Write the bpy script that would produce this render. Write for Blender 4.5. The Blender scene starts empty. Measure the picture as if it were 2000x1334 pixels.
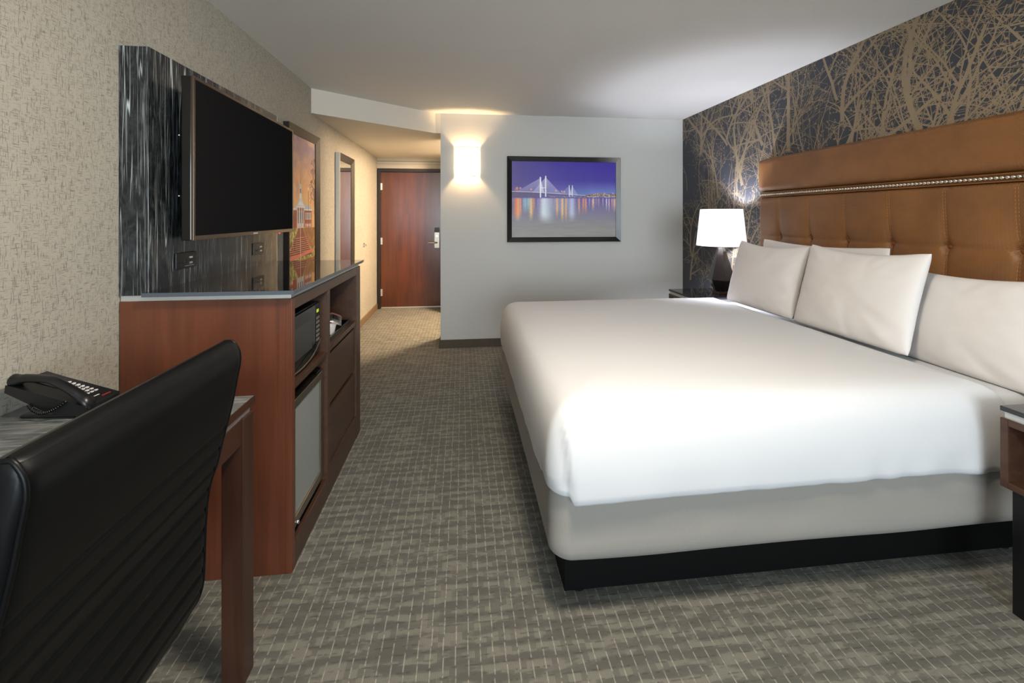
import bpy, math, random
import numpy as np
from mathutils import Vector, Matrix, noise as mnoise
PI = math.pi
SC = bpy.context.scene
COL = SC.collection
random.seed(7)

# ------------------------------------------------------------------ helpers
class MB:
    """collects geometry, builds ONE mesh object"""
    def __init__(s): s.v = []; s.f = []; s.m = []; s.sm = []
    def add(s, vs, fs, mi=0, smooth=False):
        o = len(s.v); s.v += [tuple(p) for p in vs]
        for f in fs: s.f.append(tuple(i + o for i in f)); s.m.append(mi); s.sm.append(smooth)
        return s
    def box(s, x0, x1, y0, y1, z0, z1, mi=0):
        vs = [(x0,y0,z0),(x1,y0,z0),(x1,y1,z0),(x0,y1,z0),(x0,y0,z1),(x1,y0,z1),(x1,y1,z1),(x0,y1,z1)]
        return s.add(vs, [(0,3,2,1),(4,5,6,7),(0,1,5,4),(1,2,6,5),(2,3,7,6),(3,0,4,7)], mi)
    def prism(s, pts, axis, a, b, mi=0, smooth=False):
        """pts 2D outline, extruded along axis from a to b.  x:(y,z)  y:(x,z)  z:(x,y)"""
        def P(p, t):
            return {'x': (t, p[0], p[1]), 'y': (p[0], t, p[1]), 'z': (p[0], p[1], t)}[axis]
        n = len(pts); vs = [P(p, a) for p in pts] + [P(p, b) for p in pts]
        s.add(vs, [(i, (i+1) % n, n+(i+1) % n, n+i) for i in range(n)], mi, smooth)
        s.add(vs, [tuple(range(n))[::-1], tuple(range(n, 2*n))], mi)
        return s
    def tube(s, path, r, n=8, mi=0, cap=True):
        path = [Vector(p) for p in path]; rs = r if isinstance(r, (list, tuple)) else [r]*len(path)
        vs = []; up = Vector((0,0,1)); prev = None
        for i, p in enumerate(path):
            d = (path[min(i+1, len(path)-1)] - path[max(i-1, 0)]).normalized()
            if prev is None:
                a = d.cross(up if abs(d.z) < .9 else Vector((1,0,0))).normalized()
            else:
                a = (prev - d*prev.dot(d)).normalized()
            prev = a; b = d.cross(a)
            for k in range(n):
                t = 2*PI*k/n; vs.append(p + (a*math.cos(t) + b*math.sin(t))*rs[i])
        fs = [(i*n+k, i*n+(k+1) % n, (i+1)*n+(k+1) % n, (i+1)*n+k) for i in range(len(path)-1) for k in range(n)]
        s.add(vs, fs, mi, True)
        if cap: s.add(vs, [tuple(range(n))[::-1], tuple(range((len(path)-1)*n, len(path)*n))], mi)
        return s
    def lathe(s, prof, c=(0,0,0), n=32, mi=0, smooth=True, ph=0):
        vs = [(c[0]+r*math.cos(2*PI*k/n+ph), c[1]+r*math.sin(2*PI*k/n+ph), c[2]+z) for r, z in prof for k in range(n)]
        fs = [(i*n+k, i*n+(k+1) % n, (i+1)*n+(k+1) % n, (i+1)*n+k) for i in range(len(prof)-1) for k in range(n)]
        return s.add(vs, fs, mi, smooth)
    def disc(s, r, c, n=32, mi=0, ph=0):
        return s.add([(c[0]+r*math.cos(2*PI*k/n+ph), c[1]+r*math.sin(2*PI*k/n+ph), c[2]) for k in range(n)], [tuple(range(n))], mi)
    def rings(s, rings, mi=0, cap0=False, cap1=False, smooth=True):
        n = len(rings[0]); vs = [p for r in rings for p in r]
        fs = [(i*n+k, i*n+(k+1) % n, (i+1)*n+(k+1) % n, (i+1)*n+k) for i in range(len(rings)-1) for k in range(n)]
        if cap0: fs.append(tuple(range(n))[::-1])
        if cap1: fs.append(tuple(range((len(rings)-1)*n, len(rings)*n)))
        return s.add(vs, fs, mi, smooth)
    def grid(s, nx, ny, fn, mi=0, smooth=True, flip=False):
        vs = [fn(i/(nx-1), j/(ny-1)) for j in range(ny) for i in range(nx)]
        fs = [(j*nx+i, j*nx+i+1, (j+1)*nx+i+1, (j+1)*nx+i) for j in range(ny-1) for i in range(nx-1)]
        if flip: fs = [f[::-1] for f in fs]
        return s.add(vs, fs, mi, smooth)
    def build(s, name, mats, parent=None, bevel=0, seg=2, local=False, rot=None):
        me = bpy.data.meshes.new(name)
        off = Vector((0,0,0))
        if parent is not None and not local: off = Vector(parent['_o'])
        me.from_pydata([tuple(Vector(p)-off) for p in s.v], [], s.f)
        if not isinstance(mats, (list, tuple)): mats = [mats]
        for m in mats: me.materials.append(m)
        me.polygons.foreach_set('material_index', s.m)
        me.polygons.foreach_set('use_smooth', s.sm)
        me.validate(); me.update()
        o = bpy.data.objects.new(name, me); COL.objects.link(o)
        if parent is not None: o.parent = parent; o['_o'] = list(parent['_o'])
        if bevel:
            md = o.modifiers.new('bevel', 'BEVEL'); md.width = bevel; md.segments = seg
            md.limit_method = 'ANGLE'; md.angle_limit = math.radians(40); md.harden_normals = False
        return o

def thing(name, label, cat, loc=(0,0,0), rot=(0,0,0), group=None):
    o = bpy.data.objects.new(name, None); COL.objects.link(o)
    o.location = loc; o.rotation_euler = rot; o.empty_display_size = .05
    o['label'] = label; o['category'] = cat; o['_o'] = list(loc)
    if group: o['group'] = group
    return o
def tag(o, label, cat, group=None):
    o['label'] = label; o['category'] = cat
    if group: o['group'] = group
    return o
def struct(o, label=None):
    o['kind'] = 'structure'
    if label: o['label'] = label
    return o
def BX(*a): return MB().box(*a)

# ------------------------------------------------------------------ material helpers
def lin(c):
    return tuple(((x/12.92) if x <= .04045 else ((x+.055)/1.055)**2.4) for x in c)
def hexc(h):
    return lin(tuple(int(h[i:i+2], 16)/255 for i in (0,2,4)))
class N:
    """tiny node-tree writer"""
    def __init__(s, name):
        s.m = bpy.data.materials.new(name); s.m.use_nodes = True
        s.t = s.m.node_tree; s.n = s.t.nodes; s.l = s.t.links
        s.b = s.n['Principled BSDF']; s.out = s.n['Material Output']
    def node(s, typ, **kw):
        n = s.n.new(typ)
        for k, v in kw.items():
            if k == 'i':
                for a, b in v.items():
                    if hasattr(b, 'is_linked') or isinstance(b, bpy.types.NodeSocket): s.l.new(b, n.inputs[a])
                    else: n.inputs[a].default_value = b
            else: setattr(n, k, v)
        return n
    def pos(s):
        g = s.node('ShaderNodeTexCoord'); return g.outputs['Object']
    def sep(s, v):
        n = s.node('ShaderNodeSeparateXYZ', i={0: v}); return n.outputs[0], n.outputs[1], n.outputs[2]
    def comb(s, x, y, z):
        return s.node('ShaderNodeCombineXYZ', i={0: x, 1: y, 2: z}).outputs[0]
    def math(s, op, a, b=0.0, c=0.0, clamp=False):
        n = s.node('ShaderNodeMath', operation=op, i={0: a, 1: b, 2: c}); n.use_clamp = clamp
        return n.outputs[0]
    def scale(s, v, sc):
        return s.node('ShaderNodeVectorMath', operation='MULTIPLY', i={0: v, 1: sc}).outputs[0]
    def noise(s, v, scale=5, detail=2, rough=.5, dist=0):
        n = s.node('ShaderNodeTexNoise', i={'Vector': v, 'Scale': scale, 'Detail': detail, 'Roughness': rough, 'Distortion': dist})
        return n.outputs['Fac']
    def sstep(s, v, a, b, lo=0, hi=1):
        n = s.node('ShaderNodeMapRange', interpolation_type='SMOOTHSTEP', i={0: v, 1: a, 2: b, 3: lo, 4: hi}); return n.outputs[0]
    def mix(s, f, a, b):
        n = s.node('ShaderNodeMix', data_type='RGBA')
        for idx, val in ((0, f), (6, a), (7, b)):
            if isinstance(val, bpy.types.NodeSocket): s.l.new(val, n.inputs[idx])
            elif idx == 0: n.inputs[0].default_value = val
            else: n.inputs[idx].default_value = (*val[:3], 1)
        return n.outputs[2]
    def bump(s, h, strength=.3, dist=.002):
        n = s.node('ShaderNodeBump', i={'Strength': strength, 'Distance': dist, 'Height': h})
        s.l.new(n.outputs[0], s.b.inputs['Normal']); return s
    def set(s, color=None, rough=None, metal=None, spec=None, coat=None, sheen=None, emit=None, est=None):
        def put(k, v):
            if v is None: return
            if isinstance(v, bpy.types.NodeSocket): s.l.new(v, s.b.inputs[k])
            else: s.b.inputs[k].default_value = v
        if color is not None: put('Base Color', color if isinstance(color, bpy.types.NodeSocket) else (*color[:3], 1))
        put('Roughness', rough); put('Metallic', metal); put('Specular IOR Level', spec); put('Coat Weight', coat); put('Coat Roughness', .22 if coat else None)
        put('Sheen Weight', sheen)
        if emit is not None: put('Emission Color', emit if isinstance(emit, bpy.types.NodeSocket) else (*emit[:3], 1)); put('Emission Strength', est)
        return s

def simple(name, hexcol, rough=.5, metal=0, spec=.5, nz=.06, scale=40, coat=0, bump=0, bd=.0005):
    a = N(name); c = hexc(hexcol); p = a.pos(); f = a.noise(p, scale, 3)
    d = tuple(min(1, x*(1-nz)) for x in c); e = tuple(min(1, x*(1+nz)) for x in c)
    a.set(a.mix(f, d, e), rough, metal, spec, coat)
    if bump: a.bump(f, bump, bd)
    return a.m

def wood(name, dark, light, axis='z', rough=.35, scale=1, spec=.5, coat=0.0):
    a = N(name); p = a.pos()
    sc = {'x': (2.5, 30, 30), 'y': (30, 2.5, 30), 'z': (30, 30, 2.0)}[axis]
    v = a.scale(p, tuple(k*scale for k in sc))
    f1 = a.noise(v, 1.0, 6, .6, .8); f2 = a.noise(a.scale(v, (5,5,2)), 1.0, 2, .5)
    f3 = a.noise(p, 2.2, 2)
    f = a.math('ADD', a.math('MULTIPLY', f1, .6), a.math('MULTIPLY', f2, .25))
    f = a.math('ADD', f, a.math('MULTIPLY', f3, .25))
    a.set(a.mix(a.sstep(f, .35, .75), hexc(dark), hexc(light)), rough, 0, spec, coat)
    a.bump(f2, .05, .0004)
    return a.m

def mat_wallpaper_left():
    a = N('woven_wallpaper'); p = a.pos(); x, y, z = a.sep(p)
    h1 = a.noise(a.comb(0, a.math('MULTIPLY', y, 34), a.math('MULTIPLY', z, 430)), 1, 2, .6)
    h2 = a.noise(a.comb(3.3, a.math('MULTIPLY', y, 430), a.math('MULTIPLY', z, 40)), 1, 2, .6)
    m = a.noise(p, 14, 3, .6)
    t1 = a.sstep(a.math('ADD', h1, a.math('MULTIPLY', m, .06)), .605, .67)
    t2 = a.sstep(a.math('ADD', h2, a.math('MULTIPLY', m, .06)), .605, .67)
    t = a.math('MAXIMUM', t1, t2)
    big = a.noise(p, 3, 2)
    base = a.mix(big, hexc('a8a498'), hexc('b3afa3'))
    fine = a.noise(a.scale(p, (1, 1, 3)), 120, 2)
    base = a.mix(a.math('MULTIPLY', fine, .35), base, hexc('8f8a7e'))
    a.set(a.mix(a.math('MULTIPLY', t, .60), base, hexc('4c4942')), .75, 0, .25)
    a.bump(a.math('ADD', fine, t), .12, .0008)
    return a.m

def mat_marble(name, axis='z', base=('15171a', '34383a'), vein='b9c0bd', rough=.22, amt=1.0, freq=1.0, wide=1.0):
    a = N(name); p = a.pos(); x, y, z = a.sep(p)
    # streaks run along `axis`
    L = {'x': x, 'y': y, 'z': z}[axis]
    oth = [c for k, c in (('x', x), ('y', y), ('z', z)) if k != axis]
    def st(k, sl, sd, w, seed, dist=.6):
        v = a.comb(a.math('MULTIPLY', oth[0], k), a.math('MULTIPLY', oth[1], k), a.math('ADD', a.math('MULTIPLY', L, sl), seed))
        n = a.noise(v, 1, 1.5, .5, dist)
        d = a.math('ABSOLUTE', a.math('SUBTRACT', n, .5))
        line = a.sstep(d, 0, w*wide, 1, 0)
        mk = a.noise(a.comb(a.math('MULTIPLY', oth[0], k*.7), a.math('MULTIPLY', oth[1], k*.7), a.math('ADD', a.math('MULTIPLY', L, sd), seed+9)), 1, 2)
        return a.math('MULTIPLY', line, a.sstep(mk, .47, .55))
    s1 = st(22*freq, .7, 1.8, .010, 0, .15); s2 = st(55*freq, 1.0, 3.5, .020, 4.1, .1); s3 = st(120*freq, 2, 6, .035, 8.3, .1)
    s = a.math('MAXIMUM', s1, a.math('MULTIPLY', s2, .65)); s = a.math('MAXIMUM', s, a.math('MULTIPLY', s3, .3))
    mot = a.noise(a.comb(a.math('MULTIPLY', oth[0], 30), a.math('MULTIPLY', oth[1], 30), a.math('MULTIPLY', L, 12)), 1, 5, .65, 1.2)
    b = a.mix(a.sstep(mot, .35, .7), hexc(base[0]), hexc(base[1]))
    a.set(a.mix(a.math('MULTIPLY', s, .95*amt), b, hexc(vein)), rough, 0, .5)
    return a.m

def mat_carpet():
    a = N('patterned_carpet'); p = a.pos(); x, y, z = a.sep(p)
    px, py = .0385, .068
    cx = a.math('DIVIDE', x, px); col = a.math('FLOOR', cx); fx = a.math('FRACT', cx)
    # stagger each column
    rnd = a.node('ShaderNodeTexWhiteNoise', noise_dimensions='1D', i={'W': col}).outputs[0]
    ry = a.math('ADD', a.math('DIVIDE', y, py), a.math('MULTIPLY', a.math('MODULO', a.math('ABSOLUTE', col), 2.0), .5))
    ry = a.math('ADD', ry, a.math('MULTIPLY', rnd, .12))
    fy = a.math('FRACT', ry)
    shift = a.math('MULTIPLY', a.math('FRACT', a.math('MULTIPLY', a.math('FLOOR', ry), .5)), .10)
    dx = a.math('ABSOLUTE', a.math('SUBTRACT', fx, a.math('ADD', .45, shift)))
    w = a.noise(a.scale(p, (60, 60, 1)), 1, 2)
    dash = a.math('MULTIPLY', a.sstep(dx, .02, .075, 1, 0), a.sstep(fy, .84, .90, 1, 0))
    dash = a.math('MULTIPLY', dash, a.sstep(w, .3, .6, .15, 1))
    # weave blocks: comb lines and plain
    comb = a.math('ABSOLUTE', a.math('SINE', a.math('MULTIPLY', x, PI/.0048)))
    rowf = a.math('FRACT', a.math('DIVIDE', y, .0275))
    cellr = a.node('ShaderNodeTexWhiteNoise', noise_dimensions='2D', i={'Vector': a.comb(a.math('FLOOR', a.math('DIVIDE', x, .0193)), a.math('FLOOR', a.math('DIVIDE', y, .0275)), 0)}).outputs[0]
    rowline = a.sstep(a.math('ABSOLUTE', a.math('SUBTRACT', rowf, .5)), .36, .48)
    seg = a.noise(a.comb(a.math('MULTIPLY', x, 45), a.math('MULTIPLY', y, 18), 0), 1, 1)
    rowline = a.math('MULTIPLY', rowline, a.sstep(seg, .45, .6))
    # darker bands across
    band = a.noise(a.comb(a.math('MULTIPLY', x, 7), a.math('MULTIPLY', y, 26), 2.2), 1, 3, .6)
    per = a.math('SINE', a.math('ADD', a.math('MULTIPLY', y, 2*PI/.050), a.math('MULTIPLY', band, 3.0)))
    bandf = a.sstep(a.math('ADD', band, a.math('MULTIPLY', per, .09)), .32, .68)
    cw = a.math('MULTIPLY', a.sstep(bandf, .3, .7), a.math('MULTIPLY', a.sstep(cellr, .2, .5), comb))
    fine = a.noise(a.scale(p, (1,1,1)), 420, 2, .7)
    b = a.mix(bandf, hexc('5b5a54'), hexc('6c6a62'))
    b = a.mix(a.math('MULTIPLY', cw, .36), b, hexc('aaa698'))
    b = a.mix(a.math('MULTIPLY', rowline, .45), b, hexc('37362f'))
    b = a.mix(a.math('MULTIPLY', fine, .55), b, hexc('45443c'))
    b = a.mix(a.math('MULTIPLY', dash, .48), b, hexc('b2ada0'))
    a.set(b, .95, 0, .1, sheen=.1)
    h = a.math('ADD', a.math('MULTIPLY', comb, .4), a.math('SUBTRACT', fine, rowline))
    a.bump(h, .35, .002)
    return a.m

def mat_leather_brown():
    a = N('woven_brown_leather'); p = a.pos(); x, y, z = a.sep(p)
    # zigzag weave: ridges along y, zigzag in z
    tri = a.math('PINGPONG', y, .007)
    zz = a.math('ADD', z, a.math('MULTIPLY', tri, 1.0))
    fr = a.math('FRACT', a.math('DIVIDE', zz, .0072))
    ridge = a.math('ABSOLUTE', a.math('SUBTRACT', fr, .5))
    ridge = a.sstep(ridge, .05, .4)
    big = a.noise(p, 3.5, 3, .6)
    c = a.mix(a.sstep(big, .3, .7), hexc('734b25'), hexc('86592c'))
    c = a.mix(a.math('MULTIPLY', a.math('SUBTRACT', 1, ridge), .35), c, hexc('5a3212'))
    a.set(c, .40, 0, .5)
    a.bump(ridge, .6, .002)
    return a.m

def mat_fabric(name, col, nz=.05, k=500, bump=.15, rough=.85, big=0.0, dark=None, stretch=(1,1,1)):
    a = N(name); p = a.pos(); f = a.noise(a.scale(p, stretch), k, 2, .6); c = hexc(col)
    d = hexc(dark) if dark else tuple(v*(1-nz) for v in c)
    a.set(a.mix(f, d, c), rough, 0, .15, sheen=.05)
    a.bump(f, bump, .0006)
    return a.m

def mat_emit_shade(name, col, strength, base='f5f2ea'):
    a = N(name); p = a.pos(); f = a.noise(p, 300, 2)
    c = a.mix(a.math('MULTIPLY', f, .15), hexc(col), tuple(v*.9 for v in hexc(col)))
    a.set(hexc(base), .8, 0, .2, emit=c, est=strength)
    return a.m

def mat_vcol(name, rough=.35, coat=0):
    a = N(name); n = a.node('ShaderNodeAttribute', attribute_name='Col')
    a.set(n.outputs['Color'], rough, 0, .4, coat); return a.m

# ------------------------------------------------------------------ numpy painter for prints
class Paint:
    def __init__(s, w, h):
        s.w, s.h = w, h; s.im = np.zeros((h, w, 3))
        s.X, s.Y = np.meshgrid((np.arange(w)+.5)/w, (np.arange(h)+.5)/h)   # Y: 0 = top
    def blend(s, mask, col):
        m = np.clip(mask, 0, 1)[..., None]; s.im = s.im*(1-m) + np.array(col)*m
    def poly(s, pts, col, a=1.0):
        inside = np.zeros((s.h, s.w), bool); n = len(pts)
        for i in range(n):
            (x0, y0), (x1, y1) = pts[i], pts[(i+1) % n]
            if y0 == y1: continue
            c = ((y0 > s.Y) != (y1 > s.Y)) & (s.X < (x1-x0)*(s.Y-y0)/(y1-y0)+x0)
            inside ^= c
        s.blend(inside*a, col)
    def rect(s, x0, x1, y0, y1, col, a=1.0): s.poly([(x0,y0),(x1,y0),(x1,y1),(x0,y1)], col, a)
    def line(s, x0, y0, x1, y1, wd, col, a=1.0, asp=1.0):
        dx, dy = x1-x0, (y1-y0)*asp; L = dx*dx+dy*dy+1e-12
        t = np.clip(((s.X-x0)*dx + (s.Y-y0)*asp*dy)/L, 0, 1)
        d = np.hypot(s.X-x0-t*dx, (s.Y-y0)*asp-t*dy)
        s.blend(np.clip((wd-d)/(.5/s.w)+.5, 0, 1)*a, col)
    def glow(s, x, y, rx, ry, col, a=1.0):
        s.blend(a*np.exp(-((s.X-x)/rx)**2-((s.Y-y)/ry)**2), col)
def vnoise(w, h, fx, fy, seed, octv=3):
    r = np.random.RandomState(seed); out = np.zeros((h, w)); amp = 1; tot = 0
    for o in range(octv):
        gx, gy = max(2, int(fx*2**o)+2), max(2, int(fy*2**o)+2)
        g = r.rand(gy, gx); xs = np.linspace(0, gx-1.001, w); ys = np.linspace(0, gy-1.001, h)
        xi, yi = xs.astype(int), ys.astype(int); tx, ty = xs-xi, ys-yi
        tx = tx*tx*(3-2*tx); ty = (ty*ty*(3-2*ty))[:, None]
        a = g[np.ix_(yi, xi)]*(1-tx)+g[np.ix_(yi, xi+1)]*tx
        b = g[np.ix_(yi+1, xi)]*(1-tx)+g[np.ix_(yi+1, xi+1)]*tx
        out += amp*(a*(1-ty)+b*ty); tot += amp; amp *= .5
    return out/tot
def print_mesh(name, paint, fn, mat, parent):
    """fn(u, v) -> world point, v from top; colours stored per vertex"""
    w, h = paint.w, paint.h; off = Vector(parent['_o'])
    vs = [tuple(Vector(fn(i/(w-1), j/(h-1)))-off) for j in range(h) for i in range(w)]
    fs = [(j*w+i, (j+1)*w+i, (j+1)*w+i+1, j*w+i+1) for j in range(h-1) for i in range(w-1)]
    me = bpy.data.meshes.new(name); me.from_pydata(vs, [], fs); me.materials.append(mat)
    at = me.color_attributes.new('Col', 'FLOAT_COLOR', 'POINT')
    im = np.clip(paint.im, 0, 1); im = np.where(im <= .04045, im/12.92, ((im+.055)/1.055)**2.4)
    rgba = np.ones((h*w, 4)); rgba[:, :3] = im.reshape(-1, 3)
    at.data.foreach_set('color', rgba.ravel().astype(np.float32))
    o = bpy.data.objects.new(name, me); COL.objects.link(o); o.parent = parent
    return o
def C8(h): return tuple(int(h[i:i+2], 16)/255 for i in (0,2,4))

# ------------------------------------------------------------------ room constants (metres, z up, y into the picture)
H = 1.35
POW = dict(win=275, lamp=1200, sconce=700, alcove=680, ceil=130)     # light strengths
XL, XR, YB, YD, YN, ZC = -1.24, 2.395, 4.535, 6.56, -4.2, 2.41
XC, ZS = -0.222, 2.205            # partition corner, lowered corridor ceiling
M = {}
M['wp'] = mat_wallpaper_left()
M['ceil'] = simple('textured_ceiling_paint', 'dcdbd7', .9, nz=.05, scale=170, bump=.35, bd=.002)
M['wall'] = simple('grey_wall_paint', 'bbbbb7', .8, nz=.02, scale=120, bump=.1)
M['soff'] = simple('soffit_paint', 'd0c9bc', .85, nz=.03, scale=150, bump=.2, bd=.001)
M['carpet'] = mat_carpet()
M['base'] = simple('dark_carpet_base', '4b4236', .8, nz=.15, scale=60)
M['basetan'] = simple('tan_base', '6f5a42', .8, nz=.1, scale=60)
M['char'] = simple('charcoal_wallpaper', '34373f', .6, nz=.12, scale=200)
M['branch'] = simple('tan_branch_print', '877862', .55, nz=.05, scale=150)
M['cab_side'] = wood('reddish_veneer', '552e1e', '683a26', 'z', .32, .6)
M['cab'] = wood('dark_brown_veneer', '3b271c', '4c3527', 'y', .38, 1)
M['cab_in'] = wood('dark_brown_interior', '331c13', '42251a', 'z', .5, 1)
M['deskwood'] = wood('desk_brown_wood', '301c12', '40261a', 'z', .35, 1)
M['door'] = wood('mahogany_door_veneer', '3d1a09', '5c2b0c', 'z', .30, .5, coat=.6)
M['frame_dk'] = simple('dark_brown_frame_paint', '1b130d', .5, nz=.1)
M['marble'] = mat_marble('black_streaked_laminate', 'z', rough=.2)
M['desktop'] = mat_marble('grey_streaked_laminate', 'x', ('45494a', '6d7170'), 'c5cac8', .3, amt=.6, freq=.8)
M['glassblk'] = simple('glossy_black_slab', '0d0f12', .035, spec=.8, nz=.05)
M['slabedge'] = simple('grey_slab_edge', '4b535c', .3, nz=.1)
M['alu'] = simple('brushed_aluminium', 'c9c9c6', .38, .7, nz=.04)
M['steel'] = simple('stainless_steel', 'a59d90', .30, 1, nz=.04)
M['chrome'] = simple('chrome', 'd8d8d8', .1, 1, nz=.01)
M['blk'] = simple('black_plastic', '0d0e10', .35, nz=.1)
M['blkgl'] = simple('black_gloss_plastic', '08090a', .12, nz=.05)
M['tvscr'] = simple('tv_screen', '1c1c1d', .5, spec=.0, nz=.02)
M['tvbez'] = simple('tv_bezel', '5b4f42', .28, .8, nz=.05)
M['mirror'] = simple('mirror_silver', 'e6e6e2', .01, 1, nz=.0)
M['sheet'] = mat_fabric('white_bed_linen', 'cacbcc', .02, 900, .05, .8)
M['pillow'] = mat_fabric('white_pillow_linen', 'd2cecb', .02, 900, .05, .8)
M['skirt'] = mat_fabric('grey_box_spring_fabric', '8f8b84', .10, 260, .2, .85, stretch=(1, 1, .25))
M['bedblk'] = simple('black_bed_base', '050505', .6, spec=.15, nz=.1)
M['leather'] = mat_leather_brown()
M['btn'] = simple('brown_button', '7a4320', .35, nz=.1)
M['stitch'] = simple('tan_thread', 'a67b4c', .7, nz=.1)
M['nail'] = simple('silver_nail', 'cfc8b8', .25, 1, nz=.05)
M['chair'] = simple('black_leather', '040506', .42, spec=.22, nz=.15, scale=60, bump=.08)
M['shade_cool'] = mat_emit_shade('white_lamp_shade', 'f1f1f7', .8)
M['shade_warm'] = mat_emit_shade('warm_sconce_shade', 'ffdfb0', 1.6)
M['lampbase'] = simple('dark_bronze', '26211f', .22, .6, nz=.1)
M['lampbox'] = simple('brown_lamp_foot', '3a2a22', .35, .4, nz=.1)
M['pframe'] = simple('black_picture_frame', '0c0c0c', .25, nz=.1)
M['print'] = mat_vcol('printed_picture', .45)
M['white'] = simple('white_plastic', 'dcdcda', .5)
M['red'] = simple('red_label', '9a2024', .4)
M['foil'] = simple('silver_foil', '8d8c88', .3, .8, nz=.2, scale=90, bump=.5, bd=.003)
M['pink'] = simple('pink_stripe', 'b0736c', .4)
M['fridgein'] = simple('fridge_interior', 'bfc2bf', .5)
M['led'] = N('green_display').set(hexc('223311'), .3, emit=hexc('c6e83a'), est=.7).m
M['redled'] = N('red_led').set(hexc('400000'), .3, emit=hexc('ff3040'), est=2.0).m
def glassmat():
    a = N('fridge_glass'); g = a.node('ShaderNodeBsdfGlossy', i={'Roughness': .04, 'Color': (.9,.9,.9,1)})
    t = a.node('ShaderNodeBsdfTransparent', i={'Color': (.9,.93,.92,1)})
    fr = a.node('ShaderNodeFresnel', i={'IOR': 1.9}); mx = a.node('ShaderNodeMixShader')
    a.l.new(fr.outputs[0], mx.inputs[0]); a.l.new(t.outputs[0], mx.inputs[1]); a.l.new(g.outputs[0], mx.inputs[2])
    df = a.node('ShaderNodeBsdfDiffuse', i={'Color': (.42,.45,.43,1)}); m2 = a.node('ShaderNodeMixShader', i={0: .55})
    a.l.new(mx.outputs[0], m2.inputs[1]); a.l.new(df.outputs[0], m2.inputs[2])
    a.l.new(m2.outputs[0], a.out.inputs[0]); return a.m
M['glass'] = glassmat()

# ------------------------------------------------------------------ room shell
T = .12
struct(BX(XL-T, XR+T, YN-T, YD+T, -.1, 0).build('floor', M['carpet']), 'grey-brown patterned carpet floor')
struct(BX(XL-T, XR+T, YN-T, YD+T, ZC, ZC+.1).build('ceiling', M['ceil']), 'textured off-white ceiling')
struct(BX(XL-T, XL, YN-T, YD+T, 0, ZC).build('wall_left', M['wp']), 'left wall in woven crosshatch wallpaper')
# partition wall carrying the bridge picture, with return into the corridor
wb = MB().box(XC, XR, YB, YB+.13, 0, ZC)
wb.box(XC, XC+.13, YB+.13, 4.93, 0, ZC)
wb.box(XC, XC+.13, 6.1, YD, 0, ZC)
struct(wb.build('wall_back', M['wall']), 'plain grey wall behind the bed carrying the bridge picture')
struct(BX(.95, 1.07, YB+.13, YD, 0, ZC).build('wall_alcove', M['wall']))
wd = MB().box(XL-T, -1.2, YD, YD+T, 0, ZC).box(-.27, 1.07, YD, YD+T, 0, ZC).box(-1.2, -.27, YD, YD+T, 2.05, ZC)
struct(wd.build('wall_door', M['wp']), 'far wall around the entrance door')
# near wall (behind the camera) with the window opening
WX0, WX1, WZ0, WZ1 = -1.05, 2.2, .35, 2.3
wn = MB().box(XL, WX0, YN-T, YN, 0, ZC).box(WX1, XR, YN-T, YN, 0, ZC).box(WX0, WX1, YN-T, YN, 0, WZ0).box(WX0, WX1, YN-T, YN, WZ1, ZC)
struct(wn.build('wall_near', M['wall']))
wf = MB()
for a0, a1 in ((WX0, WX0+.05), (WX1-.05, WX1), (.52, .58)): wf.box(a0, a1, YN-.08, YN-.03, WZ0, WZ1)
wf.box(WX0, WX1, YN-.08, YN-.03, WZ0, WZ0+.05).box(WX0, WX1, YN-.08, YN-.03, WZ1-.05, WZ1)
struct(wf.build('window_1', M['blk']), 'wide window behind the viewer')
# lowered corridor ceiling with the diagonal bulkhead face
sf = MB().prism([(XL, 3.77), (-.275, YB), (XC+.13, YB+.002), (XC+.13, YD), (XL, YD)], 'z', ZS, ZC)
sf.box(XC+.13, .95, YB+.13, YD, ZS+.05, ZC)
struct(sf.build('trim_1', M['soff']), 'lowered ceiling bulkhead over the entrance corridor')
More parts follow.
